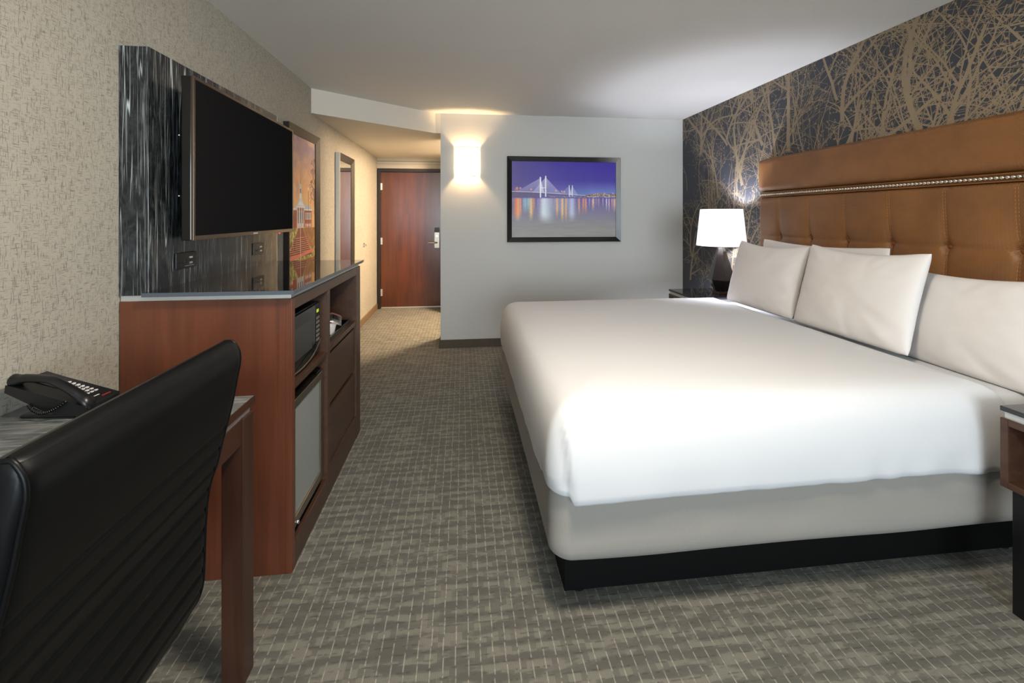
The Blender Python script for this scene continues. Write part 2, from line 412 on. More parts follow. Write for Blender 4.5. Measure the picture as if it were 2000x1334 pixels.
# right wall with printed branches
def branch_wall():
    mb = MB().box(XR, XR+T, YN, YB, 0, ZC, 0)
    rnd = random.Random(11); lay = [0]
    Y0, Y1, Z0, Z1 = .9, YB+.05, .40, ZC+.08
    def put(poly):
        lay[0] = (lay[0]+1) % 40
        x = XR-.0004-lay[0]*.00002
        if any(p[0] < Y0 or p[0] > Y1 or p[1] < Z0 or p[1] > Z1 for p in poly): return
        mb.add([(x, p[0], p[1]) for p in poly], [tuple(range(len(poly)))], 1)
    def leaf(y, z, a, s):
        c, d = math.cos(a), math.sin(a)
        q = [(0,0),(.35,.22),(.8,.16),(1,0),(.7,-.18),(.3,-.2)]
        put([(y+s*(u*c-v*d), z+s*(u*d+v*c)) for u, v in q])
    def grow(y, z, a, w, L, dep):
        n = max(3, int(L/.028)); st = L/n; pts = []
        cu = rnd.uniform(-.10, .10)
        for i in range(n+1):
            ww = w*(1-.6*i/n)
            pts.append((y, z, a, ww))
            a += rnd.gauss(cu*.35, .07); y += st*math.cos(a); z += st*math.sin(a)
        for i in range(n):
            (y0,z0,a0,w0), (y1,z1,a1,w1) = pts[i], pts[i+1]
            s0, c0, s1, c1 = math.sin(a0), math.cos(a0), math.sin(a1), math.cos(a1)
            put([(y0+s0*w0, z0-c0*w0), (y1+s1*w1, z1-c1*w1), (y1-s1*w1, z1+c1*w1), (y0-s0*w0, z0+c0*w0)])
        if dep >= 3:
            leaf(pts[-1][0], pts[-1][1], pts[-1][2], rnd.uniform(.010, .022)); return
        k = (4, 3, 2)[dep]
        for _ in range(k):
            i = rnd.randrange(1, n); py, pz, pa, pw = pts[i]
            grow(py, pz, pa+rnd.choice((-1, 1))*rnd.uniform(.35, 1.0), max(.0016, pw*rnd.uniform(.45, .75)), L*rnd.uniform(.35, .62), dep+1)
        if dep >= 2:
            for _ in range(2):
                i = rnd.randrange(1, n+1); py, pz, pa, pw = pts[i]
                leaf(py, pz, pa+rnd.uniform(-1.6, 1.6), rnd.uniform(.010, .026))
    for i in range(148):
        y = rnd.uniform(Y0, Y1); z = rnd.uniform(Z0, Z1-.2)
        ang = rnd.choice((PI/2+rnd.gauss(0, .35), PI/2+rnd.gauss(0, .9), PI/2-rnd.gauss(.0, .6)))
        grow(y, z, ang, rnd.choice((.004, .005, .006, .0075, .010, .014, .018))*rnd.uniform(.85, 1.15), rnd.uniform(.5, 1.05), 0)
    return mb
bw = branch_wall().build('wall_right', [M['char'], M['branch']])
struct(bw, 'charcoal wallpaper wall printed with tan tree branches')

# baseboards
struct(BX(XC-.012, XR, YB-.012, YB, 0, .085).build('baseboard_back', M['base'], bevel=.003), 'dark base strip under the grey wall')
struct(BX(XC-.012, XC, YB, 4.93, 0, .085).build('baseboard_corridor', M['base']))
struct(BX(XL, XL+.012, YN, YD, 0, .085).build('baseboard_left', M['basetan'], bevel=.003), 'tan base strip along the left wall')
struct(BX(XR-.012, XR, YN, YB-.012, 0, .085).build('baseboard_right', M['base'], bevel=.003))

# entrance door
dr = BX(-1.19, -.275, YD+.03, YD+.075, .012, 2.005).build('door_1', M['door'], bevel=.002)
struct(dr, 'reddish mahogany entrance door at the end of the corridor')
dr['_o'] = [0,0,0]
fr = MB().box(-1.235, -1.19, YD-.015, YD+.08, 0, 2.055).box(-.27, -.225, YD-.015, YD+.08, 0, 2.055).box(-1.19, -.27, YD-.015, YD+.08, 2.005, 2.055)
fr.build('door_frame', M['frame_dk'], dr, bevel=.003)
for z in (.235, .99, 1.79):
    MB().tube([(-1.186, YD+.022, z-.05), (-1.186, YD+.022, z+.05)], .009, 10).box(-1.184, -1.165, YD+.026, YD+.031, z-.05, z+.05).build('hinge', M['alu'], dr)
BX(-1.18, -.28, YD+.012, YD+.03, .004, .02).build('door_sweep', M['alu'], dr)
lp = BX(-.415, -.335, YD+.008, YD+.03, .88, 1.12).build('lock_plate', M['steel'], dr, bevel=.006); lp['_o'] = [0,0,0]
BX(-.41, -.34, YD+.004, YD+.03, 1.12, 1.185).build('card_reader', M['blk'], lp, bevel=.004)
MB().tube([(-.375, YD+.01, .965), (-.375, YD-.04, .965), (-.40, YD-.05, .965), (-.50, YD-.05, .965)], .011, 10).build('lever', M['steel'], lp)
MB().tube([(-.375, YD+.006, 1.06), (-.375, YD-.004, 1.06)], .014, 16).build('thumb_turn', M['chrome'], lp)
# small door stop / peephole disc on the left corridor wall
MB().tube([(XL, 5.68, .99), (XL+.012, 5.68, .99)], .028, 20).tube([(XL+.012, 5.68, .99), (XL+.035, 5.68, .99)], .012, 14).build('door_bumper', M['chrome'])
tag(bpy.data.objects['door_bumper'], 'small round chrome bumper on the corridor wall near the door', 'door stop')

# ------------------------------------------------------------------ media console
def RECT(name, label, cat, loc, **k): return thing(name, label, cat, loc, **k)
CX0, CX1, CY0, CY1, CZ = XL+.004, -.64, 1.735, 2.845, 1.040
con = thing('media_console', 'tall dark wood console with microwave bay, fridge bay and two drawers under the television', 'cabinet', (-.94, 2.29, 0))
BX(CX0, -.664, CY0, CY0+.025, 0, CZ).build('side_panel', M['cab_side'], con, bevel=.001)
BX(-.664, CX1, CY0, CY0+.030, 0, CZ).build('front_post', M['cab_side'], con, bevel=.0015)
BX(CX0, CX1, CY1-.10, CY1, 0, CZ).build('side_panel', M['cab'], con, bevel=.0015)
BX(CX0, CX0+.012, CY0+.025, CY1-.10, .05, CZ).build('back_panel', M['cab_in'], con)
BX(-.662, CX1, CY0+.03, CY1-.10, .995, CZ).build('top_rail', M['cab'], con, bevel=.001)
BX(CX0+.012, CX1, 2.175, 2.213, .05, .995).build('divider', M['cab'], con, bevel=.001)
BX(CX0+.012, CX1-.004, CY0+.03, 2.175, .683, .705).build('shelf', M['cab'], con, bevel=.001)
BX(CX0+.012, CX1-.002, 2.213, CY1-.10, .692, .716).build('shelf', M['cab'], con, bevel=.001)
BX(CX0+.012, -.664, CY0+.025, CY1-.10, 1.0, CZ-.001).build('top_board', M['cab_in'], con)
BX(CX0+.012, CX1-.02, CY0+.025, 2.175, .06, .075).build('bottom_board', M['blk'], con)
tb = BX(-.66, CX1-.002, CY0+.03, CY1-.10, 0, .097).box(-.66, CX1-.002, 2.213, CY1-.10, .097, .138)
tb.build('toe_board', M['cab'], con, bevel=.001)
for z0, z1 in ((.145, .398), (.425, .672)):
    d = BX(-.672, -.650, 2.216, CY1-.103, z0, z1).build('drawer', M['cab'], con, bevel=.001)
    d['_o'] = list(con['_o'])
BX(-1.1, -.69, 2.213, CY1-.10, .14, .69).build('drawer_box', M['cab_in'], con)
BX(CX0, CX1-.006, CY0+.006, CY1-.02, CZ, CZ+.021).build('reveal_strip', M['alu'], con, bevel=.0008)
ct = BX(-1.1395, -.622, 1.700, 2.860, CZ+.021, CZ+.036)
ct.box(-.6222, -.6212, 1.700, 2.860, CZ+.0212, CZ+.0358, 1).box(-1.1395, -.6212, 1.6992, 1.7002, CZ+.0212, CZ+.0358, 1).box(CX0, -1.1396, 2.8625, 2.8630, CZ+.0212, CZ+.0358, 1)
ct.build('countertop', [M['glassblk'], M['slabedge']], con)

# marble clad panel behind the television
pan = BX(XL+.001, -1.14, 1.736, 2.85, CZ+.0212, 1.972)
pan = pan.build('wall_panel', M['marble'], bevel=.0012)
tag(pan, 'black streaked stone-look panel standing behind the television on the console', 'wall panel')
pe = BX(XL+.001, -1.142, 2.8505, 2.862, CZ+.0212, 1.972); pe = pe.build('panel_edge_strip', M['alu']); pe.parent = pan
# outlets on panel
for (y0, y1, nm, lb) in ((1.882, 2.017, 'a', 'larger black media outlet plate on the stone panel below the near end of the television'),
                     (2.535, 2.66, 'b', 'smaller black outlet plate on the stone panel below the far end of the television')):
    t = thing('outlet_plate', lb, 'outlet', (-1.14, (y0+y1)/2, 1.17))
    pl = BX(-1.1395, -1.134, y0, y1, 1.138, 1.203).build('plate', M['blk'], t, bevel=.0015)
    s = MB()
    for k in range(2): s.box(-1.134, -1.1325, y1-.048, y1-.030, 1.176-k*.022, 1.184-k*.022)
    s.build('socket', M['chrome'], pl)
    s = MB()
    for k in range(3): s.box(-1.134, -1.1328, y0+.018+k*.024, y0+.034+k*.024, 1.158, 1.170)
    s.build('port', M['blkgl'], pl)
    if nm == 'a': BX(-1.134, -1.133, y0+.055, y1-.018, 1.146, 1.1475).build('status_line', M['alu'], pl)

# television: yaw slightly off the wall
tv = thing('television', 'large flat black television mounted on the stone panel, screen off', 'television', (-1.0155, 1.788, 1.258), (0, 0, math.radians(1.6)))
TW, TH = 1.07, .629
tbk = MB().box(-.045, -.008, 0, TW, 0, TH)
tbk.build('casing', M['blkgl'], tv, bevel=.004, local=True)
bz = MB().box(-.010, .0, 0, .012, 0, TH).box(-.010, .0, TW-.012, TW, 0, TH).box(-.010, .0, .012, TW-.012, 0, .018).box(-.010, .0, .012, TW-.012, TH-.012, TH)
bzo = bz.build('bezel', M['tvbez'], tv, bevel=.0015, local=True)
BX(-.009, -.002, .012, TW-.012, .018, TH-.012).build('screen', M['tvscr'], tv, local=True)
lg = MB()
# seven tiny raised letters on the lower bezel
cu = bpy.data.curves.new('maker_mark', 'FONT'); cu.body = 'SAMSUNG'; cu.size = .011; cu.align_x = 'CENTER'; cu.extrude = .0003
tmp = bpy.data.objects.new('maker_mark', cu); COL.objects.link(tmp)
dg = bpy.context.evaluated_depsgraph_get(); me = bpy.data.meshes.new_from_object(tmp.evaluated_get(dg))
bpy.data.objects.remove(tmp)
me.transform(Matrix.Translation((.0006, TW*.5, .005)) @ Matrix.Rotation(PI/2, 4, 'Z') @ Matrix.Rotation(PI/2, 4, 'X'))
me.materials.clear(); me.materials.append(M['white'])
mk = bpy.data.objects.new('maker_mark', me); COL.objects.link(mk); mk.parent = bzo
MB().lathe([(0,-.004),(.004,-.002),(.005,.0),(.004,.003),(0,.004)], (-.006, TW-.21, -.004), 12).build('indicator_light', M['redled'], bzo, local=True)
MB().box(-.098, -.045, TW*.28, TW*.72, .16, .50).build('wall_bracket', M['blk'], tv, local=True, bevel=.004)
for z in (.17, .40): MB().lathe([(0,-.004),(.005,0),(0,.004)], (-.05, -.0015, z), 10).build('screw', M['chrome'], tv, local=True)

# microwave
mw = thing('microwave', 'black microwave oven with green display in the upper console bay', 'microwave', (-.9, 1.97, .7052))
BX(-1.05, -.682, 1.79, 2.155, .712, .95).build('body', M['blk'], mw, bevel=.006)
for x in (-1.0, -.72):
    for y in (1.82, 2.12): BX(x-.012, x+.012, y-.012, y+.012, .7052, .713).build('foot', M['blk'], mw)
dd = BX(-.682, -.666, 1.79, 2.085, .714, .948).build('door', M['blkgl'], mw, bevel=.006); 
BX(-.6665, -.6655, 1.83, 2.035, .765, .895).build('door_window', simple('microwave_window', '30322f', .3), dd)
cp = BX(-.682, -.668, 2.088, 2.155, .714, .948).build('control_panel', M['blkgl'], mw, bevel=.006)
BX(-.6685, -.667, 2.103, 2.130, .907, .921).build('display', M['led'], cp)
kb = MB()
for r in range(6):
    for c in range(3): kb.box(-.6685, -.667, 2.099+c*.016, 2.110+c*.016, .775+r*.02, .787+r*.02)
kb.build('keypad', simple('grey_keys', '6a6c6a', .5), cp)
hp = [(-.664+.012*math.sin(PI*t/12), 1.80+.345*t/12, .722+.055*(t/12)**2) for t in range(13)]
MB().tube(hp, .003, 8).build('handle', M['steel'], dd)

# fridge
fg = thing('mini_fridge', 'glass-door mini fridge with steel frame in the lower console bay', 'fridge', (-.9, 1.97, .075))
body = MB().box(-1.12, -.695, 1.785, 1.80, .105, .61).box(-1.12, -.695, 2.145, 2.16, .105, .61).box(-1.12, -.695, 1.80, 2.145, .105, .12).box(-1.12, -.695, 1.80, 2.145, .595, .61).box(-1.12, -1.10, 1.80, 2.145, .12, .595)
body.build('body', M['blk'], fg)
for x in (-1.08, -.74):
    for y in (1.82, 2.13): MB().tube([(x, y, .0752), (x, y, .106)], .014, 12).build('foot', M['blk'], fg)
BX(-1.099, -.70, 1.801, 2.144, .1205, .5945).build('liner', M['fridgein'], fg)
sf_ = MB().box(-.692, -.656, 1.785, 1.815, .12, .625).box(-.692, -.656, 2.125, 2.16, .12, .625).box(-.692, -.656, 1.815, 2.125, .12, .16).box(-.692, -.656, 1.815, 2.125, .59, .625)
dd = sf_.build('door_frame', M['steel'], fg, bevel=.002); dd['_o'] = list(fg['_o'])
BX(-.680, -.664, 1.815, 2.125, .16, .59).build('glass_pane', M['glass'], dd)
MB().box(-.693, -.69, 1.815, 1.835, .16, .59).box(-.693, -.69, 2.105, 2.125, .16, .59).box(-.693, -.69, 1.835, 2.105, .16, .18).box(-.693, -.69, 1.835, 2.105, .57, .59).build('gasket', M['fridgein'], dd)
MB().lathe([(0,.0),(.007,.002),(.009,.008),(.006,.014),(0,.016)], (-.652, 1.825, .126), 14).build('lock', M['chrome'], dd)
BX(-.72, -.66, 2.09, 2.15, .626, .636).build('hinge_cap', M['blkgl'], fg, bevel=.003)

# tray, coffee packets, cup, coffee maker on the open shelf
tr = thing('serving_tray', 'black tray on the open console shelf', 'tray', (-.8, 2.45, .7162))
tm = MB().box(-.93, -.665, 2.235, 2.69, .7162, .722).box(-.93, -.922, 2.235, 2.69, .722, .738).box(-.673, -.665, 2.235, 2.69, .722, .738).box(-.922, -.673, 2.235, 2.243, .722, .738).box(-.922, -.673, 2.682, 2.69, .722, .738)
tm.build('tray_body', M['blkgl'], tr, bevel=.001)
def packet(loc, rot, label, stripe):
    t = thing('coffee_packet', label, 'coffee packet', loc, rot, 'coffee packets on the tray')
    w, h = .075, .11
    def fn(sgn):
        def f(u, v):
            a, b = 2*u-1, 2*v-1
            th = .016*((1-a**4)*(1-b**4))**.6 + .0007 + .0018*mnoise.noise(Vector((a*2.5, b*3.5, sgn*3)))*(1-a*a)*(1-b*b)
            return (a*w/2*(1-.05*(1-b*b)), b*h/2, sgn*th)
        return f
    m = MB().grid(18, 22, fn(1)).grid(18, 22, fn(-1), flip=True)
    m.build('pouch', M['foil'], t, local=True)
    if stripe:
        def f2(u, v):
            x, y, z = fn(1)(u, .72+.2*v); return (x, y, z+.0012)
        MB().grid(14, 6, f2).build('label_band', M['pink'], t, local=True)
    def f3(u, v):
        x, y, z = fn(1)(.18+.64*u, .2+.4*v); return (x, y, z+.0012)
    MB().grid(12, 8, f3).build('print_patch', M['blk'], t, local=True)
packet((-.712, 2.56, .770), (.25, .45, .35), 'silver and black coffee packet with a pink band leaning on the tray', True)
packet((-.80, 2.60, .743), (.12, .0, -.3), 'plain silver and black coffee packet lying behind the pink-banded one', False)
cp_ = thing('paper_cup', 'small white cup on the tray beside the divider', 'cup', (-.705, 2.425, .7222))
MB().lathe([(0,0),(.024,0),(.033,.05),(.035,.05),(.034,.047),(.025,.003)], (0,0,0), 24).build('cup_body', M['white'], cp_, local=True)
cm = thing('coffee_maker', 'small black coffee maker with chrome trim behind the tray', 'coffee maker', (-1.03, 2.48, .7162))
BX(-1.15, -.935, 2.38, 2.60, .7162, .745).build('base', M['blk'], cm, bevel=.005)
BX(-1.15, -1.09, 2.38, 2.60, .745, .93).build('column', M['blk'], cm, bevel=.005)
BX(-1.15, -.935, 2.375, 2.605, .88, .955).build('head', M['blkgl'], cm, bevel=.012)
MB().lathe([(0,0),(.035,0),(.045,.03),(.04,.09),(.042,.095)], (-1.01, 2.49, .747), 20).build('carafe', M['blkgl'], cm)
BX(-.936, -.932, 2.38, 2.60, .885, .895).build('trim_band', M['chrome'], cm)

# ------------------------------------------------------------------ pictures and mirror
def frame_bars(mb, plane, a0, a1, z0, z1, w, d0, d1, chamfer=.6):
    """mitred frame: plane 'y' faces -y (wall at d0, front at d1<d0); plane 'x' faces +x"""
    O = [(a0,z0),(a1,z0),(a1,z1),(a0,z1)]; I = [(a0+w,z0+w),(a1-w,z0+w),(a1-w,z1-w),(a0+w,z1-w)]
    K = w*.45; F = [(a0+K*.4,z0+K*.4),(a1-K*.4,z0+K*.4),(a1-K*.4,z1-K*.4),(a0+K*.4,z1-K*.4)]
    dm = d0+(d1-d0)*.55
    def P(p, d): return (p[0], d, p[1]) if plane == 'y' else (d, p[0], p[1])
    vs = [P(p, d0) for p in O]+[P(p, d1) for p in O]+[P(p, dm) for p in I]+[P(p, d0) for p in I]
    fs = []
    for i in range(4):
        j = (i+1) % 4
        fs += [(i, j, 4+j, 4+i), (4+i, 4+j, 8+j, 8+i), (8+i, 8+j, 12+j, 12+i)]
    mb.add(vs, fs)
    return mb
bp = thing('framed_picture', 'framed picture of a white cable-stayed bridge over water at dusk', 'picture', (1.07, YB-.001, 1.53))
frame_bars(MB(), 'y', .462, 1.682, 1.084, 1.978, .050, YB-.001, YB-.036).build('frame', M['pframe'], bp)
def paint_bridge():
    w, h = 330, 240; p = Paint(w, h); X, Y = p.X, p.Y
    top = np.array(C8('30208c')); mid = np.array(C8('463a8e')); hor = np.array(C8('7390c4')); left = np.array(C8('54487e'))
    t = np.clip(Y/.47, 0, 1)[..., None]
    sky = top*(1-t)**1.2 + mid*(1-(1-t)**1.2)
    k = np.clip((Y-.25)/.22, 0, 1)[..., None]*np.clip(X*1.3, 0.15, 1)[..., None]
    sky = sky*(1-k)+hor*k
    lf = (np.clip(1-X*2.2, 0, 1)*.6)[..., None]; sky = sky*(1-lf)+left*lf
    p.im = sky + (vnoise(w, h, 6, 3, 2)[..., None]-.5)*.05
    # water
    wt = np.clip((Y-.47)/.53, 0, 1)[..., None]
    wc = np.array(C8('5a509a'))*(1-wt)**2 + np.array(C8('8a8983'))*(1-(1-wt)**2)
    m = (Y > .47)[..., None]; p.im = np.where(m, wc + (vnoise(w, h, 8, 40, 5)[..., None]-.5)*.06*wt, p.im)
    # reflections
    r = random.Random(5)
    def refl(x, wd, col, y1, a):
        f = np.clip((y1-Y)/.12, 0, 1)*np.clip((Y-.475)/.02, 0, 1)
        p.blend(a*f*np.exp(-((X-x-.0012*np.sin(Y*130))/wd)**2), C8(col))
    refl(.33, .055, 'c6d6dc', .83, .75); refl(.30, .03, 'e8eef0', .80, .6); refl(.57, .03, 'c9d3e6', .80, .75)
    refl(.45, .10, 'a9bcc8', .72, .4)
    for x, wd, c, y1 in ((.06,.018,'f0b878',.80),(.045,.02,'dd7a50',.78),(.085,.012,'e8905c',.76),(.185,.016,'f0c878',.79),(.21,.01,'d09060',.68),(.13,.02,'8fb8b8',.70),(.16,.012,'9fc4c0',.68),
        (.43,.010,'eeb070',.75),(.48,.012,'f0c080',.80),(.515,.009,'f0b070',.80),(.64,.008,'f0a070',.72),(.68,.008,'e89060',.70),(.705,.008,'f0a070',.70),(.74,.005,'c8b8e8',.62),(.775,.01,'f8d090',.66),(.81,.004,'d8b080',.6),(.83,.005,'f0b888',.62),(.87,.004,'e8b080',.6),(.905,.005,'f4f0ff',.66),(.93,.005,'ffd8b0',.68),(.955,.004,'e89080',.64),(.985,.012,'f0c090',.68)):
        refl(x, wd, c, y1, .85)
    for _ in range(26): refl(r.random(), .003, r.choice(('f0c8a0','c8d0f0','e8a880')), r.uniform(.54, .66), .5)
    # shoreline
    for _ in range(160):
        x = r.uniform(.68, 1); y = .462-.045*r.random()*min(1, (x-.66)*6); p.glow(x, y, .006, .006, C8(r.choice(('5a4a3a','7d5038','c88050','3c4038','b0563a','e8c890','4a4a40'))), .9)
    for _ in range(60): p.glow(r.uniform(.35, 1), r.uniform(.452, .468), .005, .004, C8(r.choice(('ffcf90','f08850','fff0d0'))), .8)
    p.line(0, .473, 1, .473, .0025, C8('3a3040'), .8)
    # bridge deck
    dk = lambda x: .405+.012*(x/.3)**2 if x < .3 else .417+.035*((x-.3)/.4)
    xs = np.linspace(0, .7, 30)
    for i in range(29): p.line(xs[i], dk(xs[i])-.004, xs[i+1], dk(xs[i+1])-.004, .003, C8('b8b4c0'), .9, .72); p.line(xs[i], dk(xs[i])+.008, xs[i+1], dk(xs[i+1])+.008, .005, C8('4e465c'), .9, .72)
    p.rect(0, .27, .42, .47, C8('5c5068'), .6); p.rect(.33, .55, .43, .465, C8('60557a'), .5)
    def fan(xt, yt, xa, xb, n, c, wd, a):
        for i in range(n):
            f = (i+1)/n; x = xt+(xa-xt)*f; p.line(xt, yt+.10*(1-f), x, dk(x), wd, c, a, .72)
            x = xt+(xb-xt)*f; p.line(xt, yt+.10*(1-f), x, dk(x), wd, c, a, .72)
    c = C8('d8d8e6')
    fan(.272, .225, .05, .31, 16, c, .0012, .7); fan(.322, .215, .20, .47, 16, c, .0012, .7)
    fan(.545, .325, .46, .57, 9, c, .001, .6); fan(.575, .325, .55, .63, 9, c, .001, .6)
    for x, y0, y1, wd in ((.272, .215, .47, .006), (.322, .20, .46, .0055), (.545, .315, .46, .003), (.576, .315, .455, .003)):
        p.line(x, y0, x, y1, wd, C8('f2f2f6'), 1, .72)
    p.line(.332, .22, .332, .44, .002, C8('70687a'), .8)
    p.line(.272, .35, .322, .35, .004, C8('e8e8f0'), .8)
    for x, y in ((.055,.355),(.085,.355),(.185,.37),(.42,.385),(.475,.395),(.50,.40)): p.glow(x, y, .008, .011, C8('ffb070'), .95)
    p.glow(.05, .375, .02, .03, C8('e89070'), .5)
    p.im = np.clip(p.im*1.12, 0, 1)
    return p
print_mesh('print', paint_bridge(), lambda u, v: (.508+(1.636-.508)*u, YB-.012, 1.932-(1.932-1.130)*v), M['print'], bp)

ch = thing('framed_picture', 'tall framed picture of a brick building with white cupola, partly behind the television', 'picture', (XL+.001, 3.54, 1.5))
CH0, CH1, CHZ0, CHZ1 = 3.20, 3.875, .93, 2.015
frame_bars(MB(), 'x', CH0, CH1, CHZ0, CHZ1, .062, XL+.001, XL+.04).build('frame', M['frame_dk'], ch)
def paint_hall():
    w, h = 190, 400; p = Paint(w, h); X, Y = p.X, p.Y
    y0, y1, z1, z0 = CH0+.06, CH1-.06, CHZ1-.06, CHZ0+.06
    U = lambda yy: (yy-y0)/(y1-y0); V = lambda zz: (z1-zz)/(z1-z0)
    n1 = vnoise(w, h, 3, 6, 8, 4); n2 = vnoise(w, h, 4, 9, 3, 4)
    a = np.array(C8('8a7488')); b = np.array(C8('e0a468')); c_ = np.array(C8('d8b48a'))
    t = np.clip(Y/.55 + (n1-.5)*1.3, 0, 1)[..., None]
    p.im = a*(1-t)+b*t; p.blend(np.clip((n2-.5)*3, 0, 1)*.8, c_); p.blend(np.clip((n1-.58)*4, 0, 1)*np.clip(.6-Y, 0, 1), C8('6f6288'))
    cx = U(3.487)
    # lawn
    vb = V(1.262); gr = vnoise(w, h, 24, 40, 21, 3)
    p.blend((Y > vb)*1.0, C8('8d8540')); p.blend((Y > vb)*np.clip((gr-.5)*4, 0, 1), C8('d0c078')); p.blend((Y > vb)*np.clip((.45-gr)*4, 0, 1), C8('5b5a2a'))
    p.blend((Y > vb)*(X > cx+.15)*(Y < vb+.16)*.7, C8('9c5a3c'))
    # brick block
    def R(ya, yb, za, zb, col, al=1): p.rect(U(ya), U(yb), V(zb), V(za), C8(col), al)
    R(3.24, 3.73, 1.265, 1.40, '8e4630'); R(3.24, 3.73, 1.265, 1.31, 'a84c34')
    R(3.24, 3.745, 1.398, 1.415, 'cfd2d4')
    p.poly([(U(3.55), V(1.41)), (U(3.75), V(1.41)), (U(3.68), V(1.44)), (U(3.57), V(1.44))], C8('a8adb4'))
    for yy in (3.28, 3.32, 3.60, 3.635, 3.67, 3.705):
        R(yy-.010, yy+.010, 1.325, 1.382, 'e6e2da'); R(yy-.005, yy+.005, 1.335, 1.375, '6e7484'); R(yy-.010, yy+.010, 1.27, 1.295, 'd8d4cc')
    R(3.41, 3.565, 1.265, 1.42, '9a4c34'); R(3.43, 3.55, 1.27, 1.395, '8c7a74')
    for yy in (3.42, 3.463, 3.51, 3.555): R(yy-.006, yy+.006, 1.262, 1.42, 'f0ece6')
    for yy in (3.442, 3.487, 3.532): R(yy-.009, yy+.009, 1.33, 1.38, '5d6a80'); R(yy-.009, yy+.009, 1.265, 1.30, 'e8e8e8')
    R(3.395, 3.58, 1.418, 1.430, 'f0eee8')
    p.poly([(U(3.395), V(1.430)), (U(3.58), V(1.430)), (cx, V(1.502))], C8('b8c0c8')); p.poly([(U(3.43), V(1.436)), (U(3.545), V(1.436)), (cx, V(1.48))], C8('e2e6ea'))
    R(3.462, 3.512, 1.485, 1.525, 'd8dadc'); R(3.469, 3.505, 1.525, 1.565, '9aa4ac'); R(3.48, 3.494, 1.53, 1.56, '4c5560')
    p.poly([(U(3.464), V(1.565)), (U(3.51), V(1.565)), (U(3.498), V(1.60)), (U(3.476), V(1.60))], C8('b4bcc0'))
    p.poly([(U(3.478), V(1.60)), (U(3.496), V(1.60)), (cx, V(1.665))], C8('6c7880')); p.line(cx, V(1.66), cx, V(1.70), .005, C8('707880'), 1, 2)
    # stairs
    def quad(z_a, wa, z_b, wb_, col): p.poly([(cx-wa, V(z_a)), (cx+wa, V(z_a)), (cx+wb_, V(z_b)), (cx-wb_, V(z_b))], C8(col))
    quad(1.262, .08, 1.185, .20, '7a3426'); quad(1.185, .22, 1.045, .46, '6a2a1e')
    for i in range(10):
        z = 1.26-.0075*i; ww = .08+.012*i; p.line(cx-ww, V(z), cx+ww, V(z-.003), .003, C8('b07058'), .8, 1.9)
    for i in range(9):
        z = 1.185-.0155*i; ww = .22+.026*i; p.line(cx-ww, V(z), cx+ww, V(z+.006), .006, C8('d0937a'), .9, 1.9)
    p.poly([(cx-.5, V(1.05)), (cx+.55, V(1.09)), (cx+.55, V(1.065)), (cx-.5, V(1.02))], C8('c87060'))
    p.rect(0, 1, V(1.02), 1, C8('8a4a3a'), .9)
    p.line(cx, V(1.27), cx, V(1.0), .008, C8('e6b8a4'), 1, 1.9)
    for sg in (-1, 1): p.line(cx+sg*.10, V(1.25), cx+sg*.46, V(1.05), .010, C8('c07860'), .8, 1.9)
    p.line(U(3.66), V(1.20), U(3.655), V(1.56), .006, C8('4a3c34'), .9, 1.9); p.glow(U(3.655), V(1.57), .03, .012, C8('ffe8b0'), .9)
    p.line(U(3.37), V(1.10), U(3.37), V(1.30), .010, C8('3c3a24'), .9, 1.9)
    r = random.Random(3)
    def br(x, y, an, L, d):
        x2, y2 = x+L*math.cos(an), y-L*math.sin(an)/1.9; p.line(x, y, x2, y2, .0015+.002*d, C8('5c4034'), .75, 1.9)
        if d:
            for _ in range(3): br(x2, y2, an+r.uniform(-.9, .9), L*.66, d-1)
    for z, L in ((1.42, .13), (1.52, .12), (1.62, .11), (1.72, .09)): br(1.0, V(z), PI*r.uniform(.55, .8), L, 4)
    p.im = np.clip(p.im*1.22, 0, 1)
    p.poly([(1.02, V(1.8)), (.96, V(1.5)), (.985, V(1.2)), (1.02, V(1.1))], C8('4a362c'), .7)
    return p
print_mesh('print', paint_hall(), lambda u, v: (XL+.016, (CH0+.06)+(CH1-CH0-.12)*u, CHZ1-.06-(CHZ1-CHZ0-.12)*v), M['print'], ch).data.flip_normals()

mi = thing('wall_mirror', 'tall narrow framed mirror on the left wall beyond the console', 'mirror', (XL+.001, 4.75, 1.3))
MB().box(XL+.001, XL+.042, 4.46, 4.475, .55, 1.985).build('side_strip', M['alu'], mi)
frame_bars(MB(), 'x', 4.475, 5.06, .55, 1.985, .07, XL+.001, XL+.042).build('frame', M['frame_dk'], mi)
BX(XL+.001, XL+.020, 4.54, 4.995, .615, 1.92).build('mirror_glass', M['mirror'], mi)

# ------------------------------------------------------------------ sconce
sc = thing('wall_sconce', 'warm glowing fabric wall sconce on the grey wall', 'wall light', (.05, YB-.001, 1.91))
SY = YB-.001
def arc(r_in, z):
    pts = []
    for k in range(15):
        u = -1+2*k/14; pts.append((.05+.122*u, SY-.062-.032*math.cos(u*PI/2)-r_in, z))
    return pts
s = MB()
o0, o1 = arc(0, 1.765), arc(0, 2.055); i0, i1 = arc(-.003, 1.765), arc(-.003, 2.055)
def full(p, w): return [(p[0][0]-w, SY-.004, p[0][2])]+p+[(p[-1][0]+w, SY-.004, p[-1][2])]
O0, O1, I0, I1 = full(o0, 0), full(o1, 0), full(i0, -.003), full(i1, -.003); n = len(O0)
s.add(O0+O1+I0+I1, [(k, k+1, n+k+1, n+k) for k in range(n-1)]+[(2*n+k, 3*n+k, 3*n+k+1, 2*n+k+1) for k in range(n-1)]+[(k, 2*n+k, 2*n+k+1, k+1) for k in range(n-1)]+[(n+k, n+k+1, 3*n+k+1, 3*n+k) for k in range(n-1)], 0, False)
s.build('shade', M['shade_warm'], sc)
